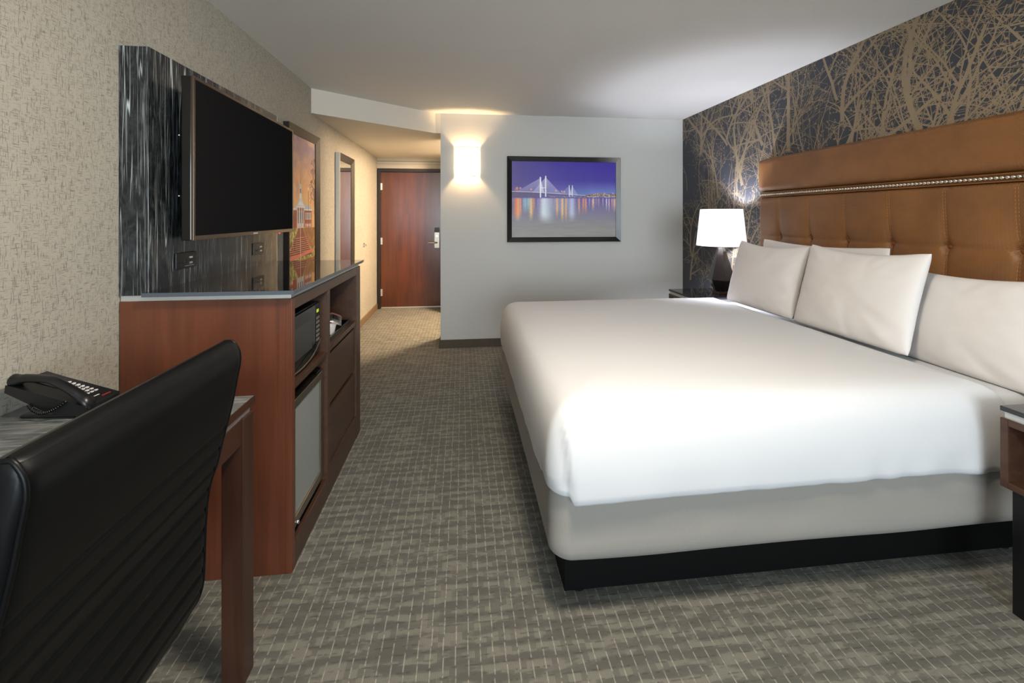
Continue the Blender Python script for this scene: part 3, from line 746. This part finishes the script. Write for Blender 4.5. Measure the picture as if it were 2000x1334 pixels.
for z in (1.763, 2.057):
    MB().tube([(p[0], p[1]-.001, z) for p in full(arc(0, z), 0)], .003, 6).build('rim', M['alu'], sc)
BX(-.03, .13, SY-.012, SY, 1.83, 1.99).build('backplate', M['alu'], sc, bevel=.002)
for x in (-.045, .145): BX(x-.018, x+.018, SY-.09, SY-.07, 1.752, 1.762).build('clip', M['alu'], sc)
MB().lathe([(0,0),(.02,.01),(.026,.04),(.02,.07),(0,.08)], (.05, SY-.05, 1.87), 14).build('bulb', N('bulb_glow').set(hexc('fff0d0'), .5, emit=(1.0,.66,.34), est=POW['sconce']).m, sc)

# ------------------------------------------------------------------ bed
def rrect(x0, x1, y0, y1, r, nc=10, ds=.03):
    if isinstance(r, (int, float)): r = (r,)*4
    pts = []
    cs = [(x1-r[0], y0+r[0], -PI/2, r[0]), (x1-r[1], y1-r[1], 0, r[1]), (x0+r[2], y1-r[2], PI/2, r[2]), (x0+r[3], y0+r[3], PI, r[3])]
    for i, (cx, cy, a0, rr) in enumerate(cs):
        for k in range(nc+1):
            a = a0+PI/2*k/nc; pts.append((cx+rr*math.cos(a), cy+rr*math.sin(a)))
        nx, ny, na, nr = cs[(i+1) % 4]
        e = (nx+nr*math.cos(na), ny+nr*math.sin(na)); s0 = pts[-1]
        d = math.hypot(e[0]-s0[0], e[1]-s0[1]); m = max(1, int(math.ceil(2.0/ds)) if d > .5 else 3)
        for k in range(1, m): t = k/m; pts.append((s0[0]+(e[0]-s0[0])*t, s0[1]+(e[1]-s0[1])*t))
    return pts
BX0, BX1, BY0, BY1 = .285, 2.285, 1.385, 3.265
bed = thing('king_bed', 'king bed with grey box spring, black base and white mattress against the brown headboard', 'bed', (1.29, 2.33, 0))
BX(.36, 2.25, 1.52, 3.13, .018, .205).build('bed_base', M['bedblk'], bed, bevel=.003)
for x, y in ((.42, 1.56), (.42, 3.09), (2.2, 1.56), (2.2, 3.09)):
    MB().tube([(x, y, 0), (x, y, .02)], .025, 14).build('foot', M['blk'], bed)
def bedrings(prof, x0, x1, y0, y1, rc, fn=None):
    rs = []
    for ins, z in prof:
        r = tuple(max(.012, q-ins*.6) for q in rc) if isinstance(rc, tuple) else max(.02, rc-ins*.5)
        ring = [(x, y, z) for x, y in rrect(x0+ins, x1-ins, y0+ins, y1-ins, r)]
        if fn: ring = [fn(p, ins, z) for p in ring]
        rs.append(ring)
    return rs
def skirt_fn(p, ins, z):
    x, y, zz = p; n = mnoise.noise(Vector((x*1.7, y*1.7, zz*6)))*.006 + mnoise.noise(Vector((x*5, y*5, zz*14)))*.0025
    cx, cy = 1.285, 2.325; d = Vector((x-cx, y-cy)); 
    if .22 < zz < .43: x += n*(1 if x > cx else -1); y += n*(1 if y > cy else -1)
    if zz < .22: zz += mnoise.noise(Vector((x*2.2, y*2.2, 9)))*.007
    return (x, y, zz)
MB().rings(bedrings([(.09,.206),(.035,.207),(.012,.213),(.003,.228),(0,.25),(0,.28),(.001,.31),(0,.34),(0,.37),(.002,.40),(.006,.43),(.02,.447),(.06,.45)], BX0+.005, BX1, BY0+.012, BY1, (.03,.03,.07,.07), skirt_fn), cap0=True, cap1=True).build('box_spring', M['skirt'], bed)
MB().rings(bedrings([(.03,.4515),(.006,.455),(0,.47),(0,.52),(.002,.58),(.0,.64),(.008,.665),(.03,.678),(.07,.682)], BX0+.03, BX1-.002, BY0+.016, BY1-.02, (.04,.04,.08,.08)), cap0=True, cap1=True).build('mattress', M['sheet'], bed)
# folded sheet edge rolls at the head end of the mattress
for z, w_ in ((.636, .011), (.612, .010), (.590, .009)):
    MB().tube([(2.00+.03*k, BY0+.0145, z+.002*math.sin(k*1.1)) for k in range(9)], w_, 8).build('sheet_fold', M['sheet'], bed)
# duvet
DX1 = 2.02
def duv_fn(p, ins, z):
    x, y, zz = p
    edge = max(0, 1-abs(zz-.44)/.10) if zz < .54 else 0
    out = 0
    if zz < .56:
        out += .004*mnoise.noise(Vector((x*9, y*9, 1.3)))*(.56-zz)/.12
        zz += (.010*mnoise.noise(Vector((x*3.1, y*3.1, 4.2)))+.004*mnoise.noise(Vector((x*13, y*13, 2))))*max(0, (.50-zz)/.08)
        if y < 1.6 and x > 1.2: out += .005*math.sin(x*46+2*math.sin(x*9))*max(0, (.50-zz)/.08)*min(1, (x-1.2)*2)
    # tucked corner fold on the near side by the foot
    if y < 1.55:
        xf = .345-.03*(zz-.43)/.3; t = min(1, max(0, (x-xf)/.010)); fade = min(1, max(0, (.715-zz)/.05))
        out += .022*t*fade*math.exp(-max(0, x-xf)/.7)
        if zz < .47: zz += (.018*(1-t)) 
    yy = y-out if y < 2.3 else y+out
    if x < .6 and y > 1.5 and y < 3.1: x -= out
    if .70 < z < .7405: zz += .003*mnoise.noise(Vector((x*2.2, y*2.2, .5)))
    return (x, yy, zz)
prof = [(.06,.4175),(.03,.418),(.010,.422),(.002,.432),(0,.45),(-.001,.47),(-.002,.50),(-.002,.53),(0,.56),(.003,.59),(.008,.62),(.016,.65),(.027,.675),(.042,.697),(.062,.713),(.09,.724),(.13,.731),(.19,.736),(.27,.739),(.38,.741),(.45,.7412)]
dv = MB().rings(bedrings(prof, BX0-.007, DX1, BY0-.008, BY1+.012, (.03,.03,.10,.075), duv_fn), cap0=False, cap1=True).build('duvet', M['sheet'])
tag(dv, 'smooth white duvet tucked over the king bed', 'duvet')

# pillows
def pillow(lab, Yc, w, h, t, xb, lean, zb=.745, yaw=0, seed=0, dip=.078):
    """xb,zb = bottom front edge, lean = angle from vertical"""
    o = thing('bed_pillow', lab, 'pillow', (xb, Yc, zb), (0, 0, yaw), 'white pillows against the headboard')
    def f(sg):
        def g(u, v):
            a, b = 2*u-1, 2*v-1
            # warp parameter density to the borders
            a = math.sin(a*PI/2); b = math.sin(b*PI/2)
            rc = .013*max(0, abs(a)-.86)/.14*max(0, abs(b)-.86)/.14
            px = w/2*a*(1-.045*(1-b*b)**1.0-rc); pz = h/2*b*(1-dip*2*(1-a*a)*(1 if b > 0 else .0)-rc*1.5)
            q = max(0, (1-a*a)*(1-b*b)); th = t/2*q**.38
            wr = .004*mnoise.noise(Vector((a*2.0+seed, b*2.6, sg*2)))+.0022*mnoise.noise(Vector((a*5+seed, b*6, sg)))
            rad = mnoise.noise(Vector((math.atan2(b*h, a*w)*5+seed*3, 0, sg)))*.006*min(1, (a*a+b*b))
            d = sg*(th + (wr+rad)*min(1, q*5)) 
            # local: thickness along x (toward foot = -x), tilt back toward headboard
            zz = pz+h/2
            c, s_ = math.cos(lean), math.sin(lean)
            dx = d + t*.22
            return (zz*s_+dx*c-0, -px, zz*c-dx*s_+t*.25*s_)
        return g
    m = MB().grid(56, 40, f(-1)).grid(56, 40, f(1), flip=True)
    m.build('pillow_case', M['pillow'], o, local=True)
    return o
pillow('white pillow at the back left, its right corner rising behind the two front pillows', 2.55, .98, .50, .09, 2.165, math.radians(7), .69, 0, 3, .055)
pillow('white pillow nearest the lit lamp, in the front row', 2.765, .66, .465, .14, 1.955, math.radians(15), .722, .0, 1)
pillow('front white pillow in the middle of the bed, overlapping both neighbours', 2.075, .68, .48, .145, 1.945, math.radians(15), .722, .0, 6)
pillow('large white pillow nearest the near nightstand, at the back right', 1.72, .72, .44, .13, 2.085, math.radians(13), .682, -.05, 9)

# headboard
HY0, HY1 = 1.225, 3.18
hb = thing('headboard', 'tall brown woven-leather headboard with a row of silver nailheads and tufted buttons', 'headboard', (2.35, 2.2, 0))
BX(2.352, 2.3935, HY0, HY1, .05, 1.80).build('backing', M['leather'], hb, bevel=.004)
btnY = [3.243-.278*k for k in range(1, 8)]
btnZ = 1.204
def hbx(y, z):
    a = min(abs(y-b) for b in btnY); b = abs(z-btnZ)
    gv = math.exp(-(a/.016)**2)*(.10+.85*math.exp(-b/.11))
    gv2 = math.exp(-(a/.06)**2)*(.8*math.exp(-(b/.14)**1.5))
    gh = math.exp(-(b/.012)**2)*.35+math.exp(-(b/.05)**2)*.4
    dm = math.exp(-(a*a+b*b)/(.022**2))
    e = min(1, (1.500-z)/.03 if z > 1.46 else 1); e2 = min(1, max(0, (y-HY0))/.03, max(0, (HY1-y))/.03)
    bul = .052*math.sqrt(max(0, 1-(1-min(1, e))**2))*math.sqrt(max(0, 1-(1-e2)**2))
    return 2.352-bul+.014*gv+.010*gv2+.012*gh+.014*dm
ny, nz = 330, 170
MB().grid(ny, nz, lambda u, v: (hbx(HY0+(HY1-HY0)*u, .5+1.0*v), HY0+(HY1-HY0)*u, .5+1.0*v), flip=True).build('tufted_panel', M['leather'], hb)
tpn = bpy.data.objects['tufted_panel']
# upper roll
pr = []
for k in range(17):
    t = k/16; a = PI*t; z = 1.535+.265*t
    bul = .055*min(1, math.sin(a)*3.2)**.5 if 0 < t < 1 else 0
    pr.append((2.352-bul, z))
rng = []
for j, y in enumerate([HY0, HY0+.004, HY0+.015]+[HY0+.015+(HY1-HY0-.03)*i/40 for i in range(1, 40)]+[HY1-.015, HY1-.004, HY1]):
    e = min(1, (y-HY0)/.015, (HY1-y)/.015); kx = math.sqrt(max(0, 1-(1-e)**2))
    rng.append([(2.352-(2.352-x)*max(kx, .02), y, z+.0015*mnoise.noise(Vector((y*4, z*8, 0)))) for x, z in pr])
um = MB(); n = len(pr); vs = [p for r in rng for p in r]
um.add(vs, [(i*n+k, i*n+k+1, (i+1)*n+k+1, (i+1)*n+k) for i in range(len(rng)-1) for k in range(n-1)], 0, True)
um.build('top_panel', M['leather'], hb)
tbd = BX(2.318, 2.353, HY0+.002, HY1-.002, 1.499, 1.536).build('trim_band', simple('dark_brown_piping', '54300f', .4), hb, bevel=.003)
MB().tube([(2.318, HY0+.004, 1.501), (2.318, HY1-.004, 1.501)], .0035, 8).tube([(2.318, HY0+.004, 1.5345), (2.318, HY1-.004, 1.5345)], .0035, 8).build('piping', M['leather'], tbd)
# nailheads
nh = MB().lathe([(.0097, 0), (.0097, .0018), (.0085, .005), (.005, .0078), (.0, .0088)], (0,0,0), 12).build('nailhead', M['nail'], tbd, local=True)
nh.rotation_euler = (0, -PI/2, 0)
nn = 98
for k in range(nn):
    c = nh if k == 0 else nh.copy()
    if k: COL.objects.link(c); c.parent = tbd
    c.location = (2.318-2.35, HY0+.012+(HY1-HY0-.024)*k/(nn-1)-2.2, 1.5178)
bt = MB().lathe([(.013, 0), (.0135, .003), (.011, .008), (.006, .0105), (0, .0115)], (0,0,0), 18).build('button', M['btn'], tpn, local=True)
bt.rotation_euler = (0, -PI/2, 0)
for k, y in enumerate(btnY):
    c = bt if k == 0 else bt.copy()
    if k: COL.objects.link(c); c.parent = tpn
    c.location = (hbx(y, btnZ)-.0-2.35, y-2.2, btnZ)
st = MB()
for y in btnY:
    for sg in (-1, 1):
        for k in range(56):
            z = 1.49-k*.0165
            if abs(z-btnZ) < .02 or z < .6: continue
            off = sg*.0055*(1-math.exp(-abs(z-btnZ)/.05))
            y0 = y+off
            st.tube([(hbx(y0, z)-.0006, y0, z), (hbx(y0, z-.010)-.0006, y0, z-.010)], .0008, 4)
st.build('stitching', M['stitch'], tpn)

# ------------------------------------------------------------------ nightstands
def nightstand(label, y0, y1, x1):
    x0 = 1.84
    t = thing('nightstand', label, 'nightstand', ((x0+x1)/2, (y0+y1)/2, 0), group='nightstands beside the bed')
    zt = .70
    BX(x0, x1, y0, y1, zt-.016, zt).build('top', M['glassblk'], t, bevel=.0008)
    BX(x0+.008, x1-.004, y0+.006, y1-.008, .660, zt-.016).build('reveal_strip', M['alu'], t)
    z0, z1 = .425, .660
    b = MB().box(x0, x1-.002, y0+.0, y0+.022, z0, z1).box(x0, x1-.002, y1-.022, y1, z0, z1).box(x0, x1-.002, y0+.022, y1-.022, z1-.022, z1).box(x0, x1-.002, y0+.022, y1-.022, z0, z0+.022)
    b.build('open_box', M['cab'], t, bevel=.0015)
    BX(x1-.02, x1-.003, y0+.022, y1-.022, z0+.022, z1-.022).build('back_panel', M['cab_in'], t)
    for x in (x0+.02, x1-.09):
        for y in (y0+.02, y1-.08): BX(x, x+.06, y, y+.06, 0, z0).build('leg', M['blk'], t, bevel=.002)
    return t
nightstand('brown open nightstand with glossy black top at the right edge of the picture', .86, 1.305, 2.29)
nightstand('brown nightstand with glossy black top under the lit lamp', 3.29, 3.735, 2.385)

def table_lamp(label, x, y, z0):
    t = thing('table_lamp', label, 'lamp', (x, y, z0), (0,0,0), 'faceted bedside lamps')
    BX(x-.05, x+.05, y-.05, y+.05, z0+.0005, z0+.022).build('foot', M['lampbox'], t, bevel=.002)
    MB().lathe([(0,.022),(.055,.022),(.108,.12),(.030,.385),(.0,.385)], (x, y, z0), 6, smooth=False, ph=.30).build('faceted_base', M['lampbase'], t)
    MB().tube([(x, y, z0+.38), (x, y, z0+.46)], .008, 10).build('stem', M['chrome'], t)
    s = MB(); rb, rt, zb, zt = .196, .165, z0+.405, z0+.712
    s.lathe([(rb, zb), (rt, zt), (rt-.003, zt), (rb-.003, zb), (rb, zb)], (x, y, 0), 48, smooth=True)
    s.build('shade', M['shade_cool'], t)
    MB().lathe([(0,0),(.018,.01),(.03,.05),(.018,.085),(0,.095)], (x, y, z0+.50), 14).build('bulb', N('cool_bulb_glow').set(hexc('f4f4ff'), .5, emit=(.84,.87,1.0), est=POW['lamp']).m, t)
    return t
LX, LY = 2.175, 3.47
table_lamp('lit white-shaded lamp with dark faceted base on the far nightstand', LX, LY, .70)

# ------------------------------------------------------------------ desk, phone, chair
DZ = .811; DY1 = 1.395; DY0 = -.15
dk = thing('writing_desk', 'desk with grey streaked top and brown wooden legs beside the console', 'desk', (-.93, .62, 0))
BX(XL+.003, -.624, DY0, DY1, DZ-.006, DZ).build('desk_top', M['desktop'], dk)
MB().box(XL+.003, -.624, DY0, DY1, DZ-.022, DZ-.0062).box(-.6238, -.621, DY0, DY1, DZ-.022, DZ).box(XL+.003, -.624, DY1, DY1+.002, DZ-.022, DZ).build('edge_band', M['deskwood'], dk)
BX(XL+.01, -.632, DY0+.01, DY1-.008, DZ-.042, DZ-.022).build('reveal_strip', M['alu'], dk)
MB().box(-.665, -.628, DY0+.05, DY1-.05, DZ-.115, DZ-.042).box(XL+.03, -.665, DY1-.04, DY1-.015, DZ-.115, DZ-.042).box(XL+.03, -.665, DY0+.015, DY0+.04, DZ-.115, DZ-.042).build('apron', M['deskwood'], dk, bevel=.001)
for x in (-.683, XL+.01):
    for y in (DY1-.065, DY0+.005): BX(x, x+.06, y, y+.062, 0, DZ-.042).build('leg', M['deskwood'], dk, bevel=.002)

# phone: local frame: +x toward room (front, low), y = left/right of phone, z up; origin at desk
ph = thing('desk_phone', 'black corded desk phone with handset on the desk beside the left wall', 'phone', (-1.09, 1.343, DZ+.0005), (0, 0, math.radians(-4)))
ph.scale = (.93, .70, .93)
tilt = math.radians(18)
PW = .15
BX(-.085, .075, -PW/2+.01, PW/2-.02, 0, .010).build('base_foot', M['blk'], ph, bevel=.004, local=True)
def ptop(x): return .030+(.10-x)*math.tan(tilt)
bodyp = [(.105, .018), (.105, .034), (-.115, ptop(-.115)), (-.118, ptop(-.115)-.022), (-.02, .028), (.03, .010), (.085, .010)]
m = MB(); m.prism(bodyp[::-1], 'y', -PW/2, PW/2); m.build('phone_body', M['blk'], ph, bevel=.004, local=True)
m = MB(); y0, y1 = -PW/2+.062, PW/2-.004
m.add([(-.108, y0, ptop(-.108)+.0035), (.095, y0, ptop(.095)+.0035), (.095, y1, ptop(.095)+.0035), (-.108, y1, ptop(-.108)+.0035)], [(0,1,2,3)])
fpl = m.build('faceplate', simple('phone_faceplate', '1d1a22', .25), ph, local=True)
m = MB()
for r in range(7):
    for c in range(3):
        x = -.022+r*.013; y = y0+.018+c*.018
        zt = ptop(x)+.004
        m.box(x-.0035, x+.0035, y-.0055, y+.0055, zt-.004, zt+.002)
m.build('keypad', M['white'], fpl, local=True)
m = MB()
for r in range(9): x = -.075+r*.0058; m.box(x-.001, x+.001, y0+.012, y0+.06, ptop(x), ptop(x)+.0042)
m.build('printed_list', simple('faint_print', '77707c', .5), fpl, local=True)
MB().box(.074, .080, y0+.012, y0+.035, ptop(.08)-.002, ptop(.08)+.006).build('white_label', M['white'], fpl, local=True)
MB().box(.084, .092, y0+.03, y0+.068, ptop(.09)-.002, ptop(.09)+.006).build('red_label', M['red'], fpl, local=True)
# handset
hs = []
NP = 26
for k in range(NP):
    t = k/(NP-1); x = -.118+.225*t; arch = .026*math.sin(PI*t)**.8
    z = ptop(x)+.016+arch; e = abs(2*t-1)
    wy = .021+.006*e**3; hz = .010+.012*e**4
    if k in (0, NP-1): wy *= .6; hz *= .6
    zc = z-(.012 if e > .75 else .012*e)
    hs.append([(x, -PW/2+.024+wy*math.cos(2*PI*j/14), zc+hz*math.sin(2*PI*j/14)) for j in range(14)])
MB().rings(hs, cap0=True, cap1=True).build('handset', M['blk'], ph, local=True)
# coiled cord
cp2 = []
c0, c1, c2 = Vector((.055, -PW/2-.006, .055)), Vector((.0, -PW/2-.03, .0)), Vector((-.05, -PW/2-.003, .045))
for k in range(420):
    t = k/419; P = c0*(1-t)**2+c1*2*t*(1-t)+c2*t*t; D = (c1-c0)*2*(1-t)+(c2-c1)*2*t; D.normalize()
    A = D.cross(Vector((0,1,0))).normalized(); B = D.cross(A); an = 2*PI*22*t
    q = P+(A*math.cos(an)+B*math.sin(an))*.0045; q.z = max(q.z, .004); cp2.append(q)
MB().tube(cp2, .0014, 5).build('coiled_cord', M['blkgl'], ph, local=True)

# chair
chv = thing('desk_chair', 'black leather desk chair with ribbed back, pushed up to the desk', 'chair', (-.78, .815, 0))
# rear surface profile (x, z) top to bottom
rear = [(-.512, 1.062), (-.503, 1.045), (-.501, 1.02), (-.508, .98), (-.517, .93), (-.530, .875), (-.541, .83), (-.551, .787), (-.563, .75), (-.570, .71), (-.574, .66), (-.576, .61), (-.577, .57), (-.580, .52), (-.590, .485), (-.610, .452), (-.645, .395), (-.69, .345), (-.76, .325), (-.90, .325), (-1.02, .335), (-1.05, .355), (-1.055, .385)]
front = [(-.530, 1.070), (-.552, 1.060), (-.568, 1.03), (-.580, .98), (-.592, .93), (-.606, .875), (-.606, .83), (-.613, .787), (-.637, .75), (-.644, .71), (-.648, .66), (-.652, .61), (-.656, .57), (-.664, .52), (-.685, .475), (-.72, .445), (-.78, .430), (-.88, .43), (-.97, .435), (-1.04, .425)]
def dens(pl, k=5):
    out = []
    for i in range(len(pl)-1):
        for j in range(k):
            t = j/k
            p0 = pl[max(i-1, 0)]; p1 = pl[i]; p2 = pl[i+1]; p3 = pl[min(i+2, len(pl)-1)]
            out.append(tuple(.5*((2*p1[q])+(-p0[q]+p2[q])*t+(2*p0[q]-5*p1[q]+4*p2[q]-p3[q])*t*t+(-p0[q]+3*p1[q]-3*p2[q]+p3[q])*t**3) for q in (0,1)))
    out.append(pl[-1]); return out
R = dens(rear, 6); Fp = dens(front, 6)
seams = [.873-.0455*k for k in range(9)]
CYa, CYb = .572, 1.062
def seamz(k, y): return seams[k]-.012*math.exp(-(y-CYa)/.05)
def rearpt(i, y):
    x, z = R[i]
    e = min((y-CYa), (CYb-y)); 
    d = 0
    if z < .90:
        near = min(abs(z-seamz(k, y)) for k in range(len(seams)))
        if z < seams[0]+.01 and z > seams[-1]-.02: d = .0035*(1-min(1, near/.010))**1.3
    nx, nz_ = (1, 0)
    edge = .006*math.exp(-e/.006)
    return (x-d-edge, y, z)
cm_ = MB()
ys = [CYa+(CYb-CYa)*t for t in [0,.004,.01,.02,.035]+[.05+.9*i/30 for i in range(31)]+[.965,.98,.99,.996,1]]
nR = len(R)
# finer rear sampling for seams
RR = []
for i in range(nR-1):
    for j in range(3): t = j/3; RR.append((R[i][0]*(1-t)+R[i+1][0]*t, R[i][1]*(1-t)+R[i+1][1]*t))
RR.append(R[-1]); R = RR; nR = len(R)
vs = [rearpt(i, y) for y in ys for i in range(nR)]
cm_.add(vs, [(j*nR+i, j*nR+i+1, (j+1)*nR+i+1, (j+1)*nR+i) for j in range(len(ys)-1) for i in range(nR-1)], 0, True)
nF = len(Fp)
vs = [(Fp[i][0]+.004*math.exp(-min(y-CYa, CYb-y)/.006), y, Fp[i][1]) for y in ys for i in range(nF)]
cm_.add(vs, [(j*nF+i, (j+1)*nF+i, (j+1)*nF+i+1, j*nF+i+1) for j in range(len(ys)-1) for i in range(nF-1)], 0, True)
# top bridge, seat-front bridge
for (ia, ib) in ((0, 0), (nR-1, nF-1)):
    a = [rearpt(ia, y) for y in ys]; b = [(Fp[ib][0]+.004*math.exp(-min(y-CYa, CYb-y)/.006), y, Fp[ib][1]) for y in ys]
    k = len(a); cm_.add(a+b, [(i, i+1, k+i+1, k+i) for i in range(k-1)], 0, True)
shell = cm_.build('seat_shell', M['chair'], chv)
import bmesh
bm_ = bmesh.new(); bm_.from_mesh(shell.data); bmesh.ops.remove_doubles(bm_, verts=bm_.verts, dist=2e-5)
bmesh.ops.recalc_face_normals(bm_, faces=bm_.faces); bm_.to_mesh(shell.data); bm_.free()
# side panels (bulged) between rear and front outlines
def side_panel(y, sg):
    m = MB(); K = 90; rows = []
    def samp(pl, t):
        L = [0]
        for i in range(len(pl)-1): L.append(L[-1]+math.hypot(pl[i+1][0]-pl[i][0], pl[i+1][1]-pl[i][1]))
        q = t*L[-1]
        for i in range(len(pl)-1):
            if L[i+1] >= q-1e-9:
                f = (q-L[i])/max(1e-9, L[i+1]-L[i]); return (pl[i][0]*(1-f)+pl[i+1][0]*f, pl[i][1]*(1-f)+pl[i+1][1]*f)
        return pl[-1]
    for k in range(K+1):
        a = samp(R, k/K); b = samp(Fp, k/K); row = []
        for c in range(9):
            u = c/8; bl = .011*math.sqrt(max(0, 1-(2*u-1)**2))*min(1, k/7)**.5*min(1, (K-k)/7)**.5
            row.append((a[0]*(1-u)+b[0]*u+(-.008+.016*u)*(1-min(1, 4*u*(1-u)))*.8, y-sg*bl, a[1]*(1-u)+b[1]*u))
        rows.append(row)
    vs = [p for r in rows for p in r]
    m.add(vs, [(i*9+j, i*9+j+1, (i+1)*9+j+1, (i+1)*9+j) for i in range(K) for j in range(8)], 0, True)
    return m
side_panel(CYa+.001, 1).build('side_panel', M['chair'], chv)
side_panel(CYb-.001, -1).build('side_panel', M['chair'], chv)
for y, sg in ((CYa, -1), (CYb, 1)):
    MB().tube([(x+.003, y+sg*.001, z-.001) for x, z in Fp[66:0:-3]]+[(-.521, y+sg*.001, 1.0655)]+[(x-.005, y+sg*.001, z-.001) for x, z in R[1::3]], .0035, 8).build('piping', M['chair'], chv)
# chair base
MB().tube([(-.80, .815, .10), (-.80, .815, .34)], .03, 16).build('gas_column', M['chrome'], chv)
BX(-.90, -.70, .715, .915, .300, .328).build('seat_plate', M['blk'], chv, bevel=.004)
for k in range(5):
    a = 2*PI*k/5+.3; c, s_ = math.cos(a), math.sin(a)
    MB().tube([(-.80+.02*c, .815+.02*s_, .13), (-.80+.28*c, .815+.28*s_, .085)], [.024, .014], 10).build('base_arm', M['chrome'], chv)
    MB().tube([(-.80+.27*c-.018*s_, .815+.27*s_+.018*c, .031), (-.80+.27*c+.018*s_, .815+.27*s_-.018*c, .031)], .03, 16).tube([(-.80+.27*c, .815+.27*s_, .03), (-.80+.27*c, .815+.27*s_, .09)], .007, 8).build('caster', M['blk'], chv)

# ceiling lamp in the entrance alcove, hidden round the corner
al = thing('ceiling_light', 'round ceiling light in the entrance alcove', 'ceiling light', (.30, 5.45, ZS+.05))
MB().lathe([(0,-.05),(.10,-.045),(.14,-.02),(.145,0)], (.30, 5.45, ZS+.049), 28).build('diffuser', N('alcove_diffuser').set(hexc('fff0d0'), .5, emit=(1.0,.72,.46), est=POW['alcove']).m, al)

# ------------------------------------------------------------------ lights
def alight(name, typ, loc, power, col, rot=(0,0,0), size=.1, size_y=None, spot=None, blend=.3):
    l = bpy.data.lights.new(name, typ); l.energy = power; l.color = col
    if typ == 'AREA':
        l.size = size
        if size_y: l.shape = 'RECTANGLE'; l.size_y = size_y
    else: l.shadow_soft_size = size
    if typ == 'SPOT': l.spot_size = spot; l.spot_blend = blend
    o = bpy.data.objects.new(name, l); COL.objects.link(o); o.location = loc; o.rotation_euler = rot
    return o
alight('window_daylight', 'AREA', ((WX0+WX1)/2, YN-.12, (WZ0+WZ1)/2), POW['win'], (.80, .91, 1.0), (math.radians(100), 0, 0), WX1-WX0, WZ1-WZ0)
# added ceiling lamp just above the view, fills the bed and left wall
cl = thing('ceiling_light', 'added round ceiling fill light, unseen just above the view', 'ceiling light', (.35, .75, ZC))
MB().lathe([(0,-.07),(.14,-.06),(.19,-.03),(.20,-.001)], (.35, .75, ZC), 32).build('diffuser', N('added_fill_diffuser').set(hexc('fff0d0'), .5, emit=(1.0,.89,.76), est=POW['ceil']).m, cl)

w = bpy.data.worlds.new('World'); SC.world = w; w.use_nodes = True
nt = w.node_tree; sk = nt.nodes.new('ShaderNodeTexSky'); sk.sky_type = 'HOSEK_WILKIE'; sk.sun_direction = (.3, .6, .7); sk.turbidity = 4
nt.links.new(sk.outputs[0], nt.nodes['Background'].inputs[0]); nt.nodes['Background'].inputs[1].default_value = .6

# ------------------------------------------------------------------ camera
cam = bpy.data.cameras.new('Camera'); co = bpy.data.objects.new('Camera', cam); COL.objects.link(co)
F = 853.0
cam.sensor_width = 36; cam.lens = 36*F/2000; cam.sensor_fit = 'HORIZONTAL'
cam.shift_y = -(667-423)/2000
cam.clip_start = .02; cam.clip_end = 60
co.location = (0, 0, H); co.rotation_euler = (PI/2, 0, -math.atan(97/F))
SC.camera = co
vs_ = SC.view_settings; vs_.view_transform = 'Standard'; vs_.look = 'None'; vs_.exposure = 0.15; vs_.gamma = 1; vs_.use_curve_mapping = False
for o in bpy.data.objects:
    if '_o' in o: del o['_o']
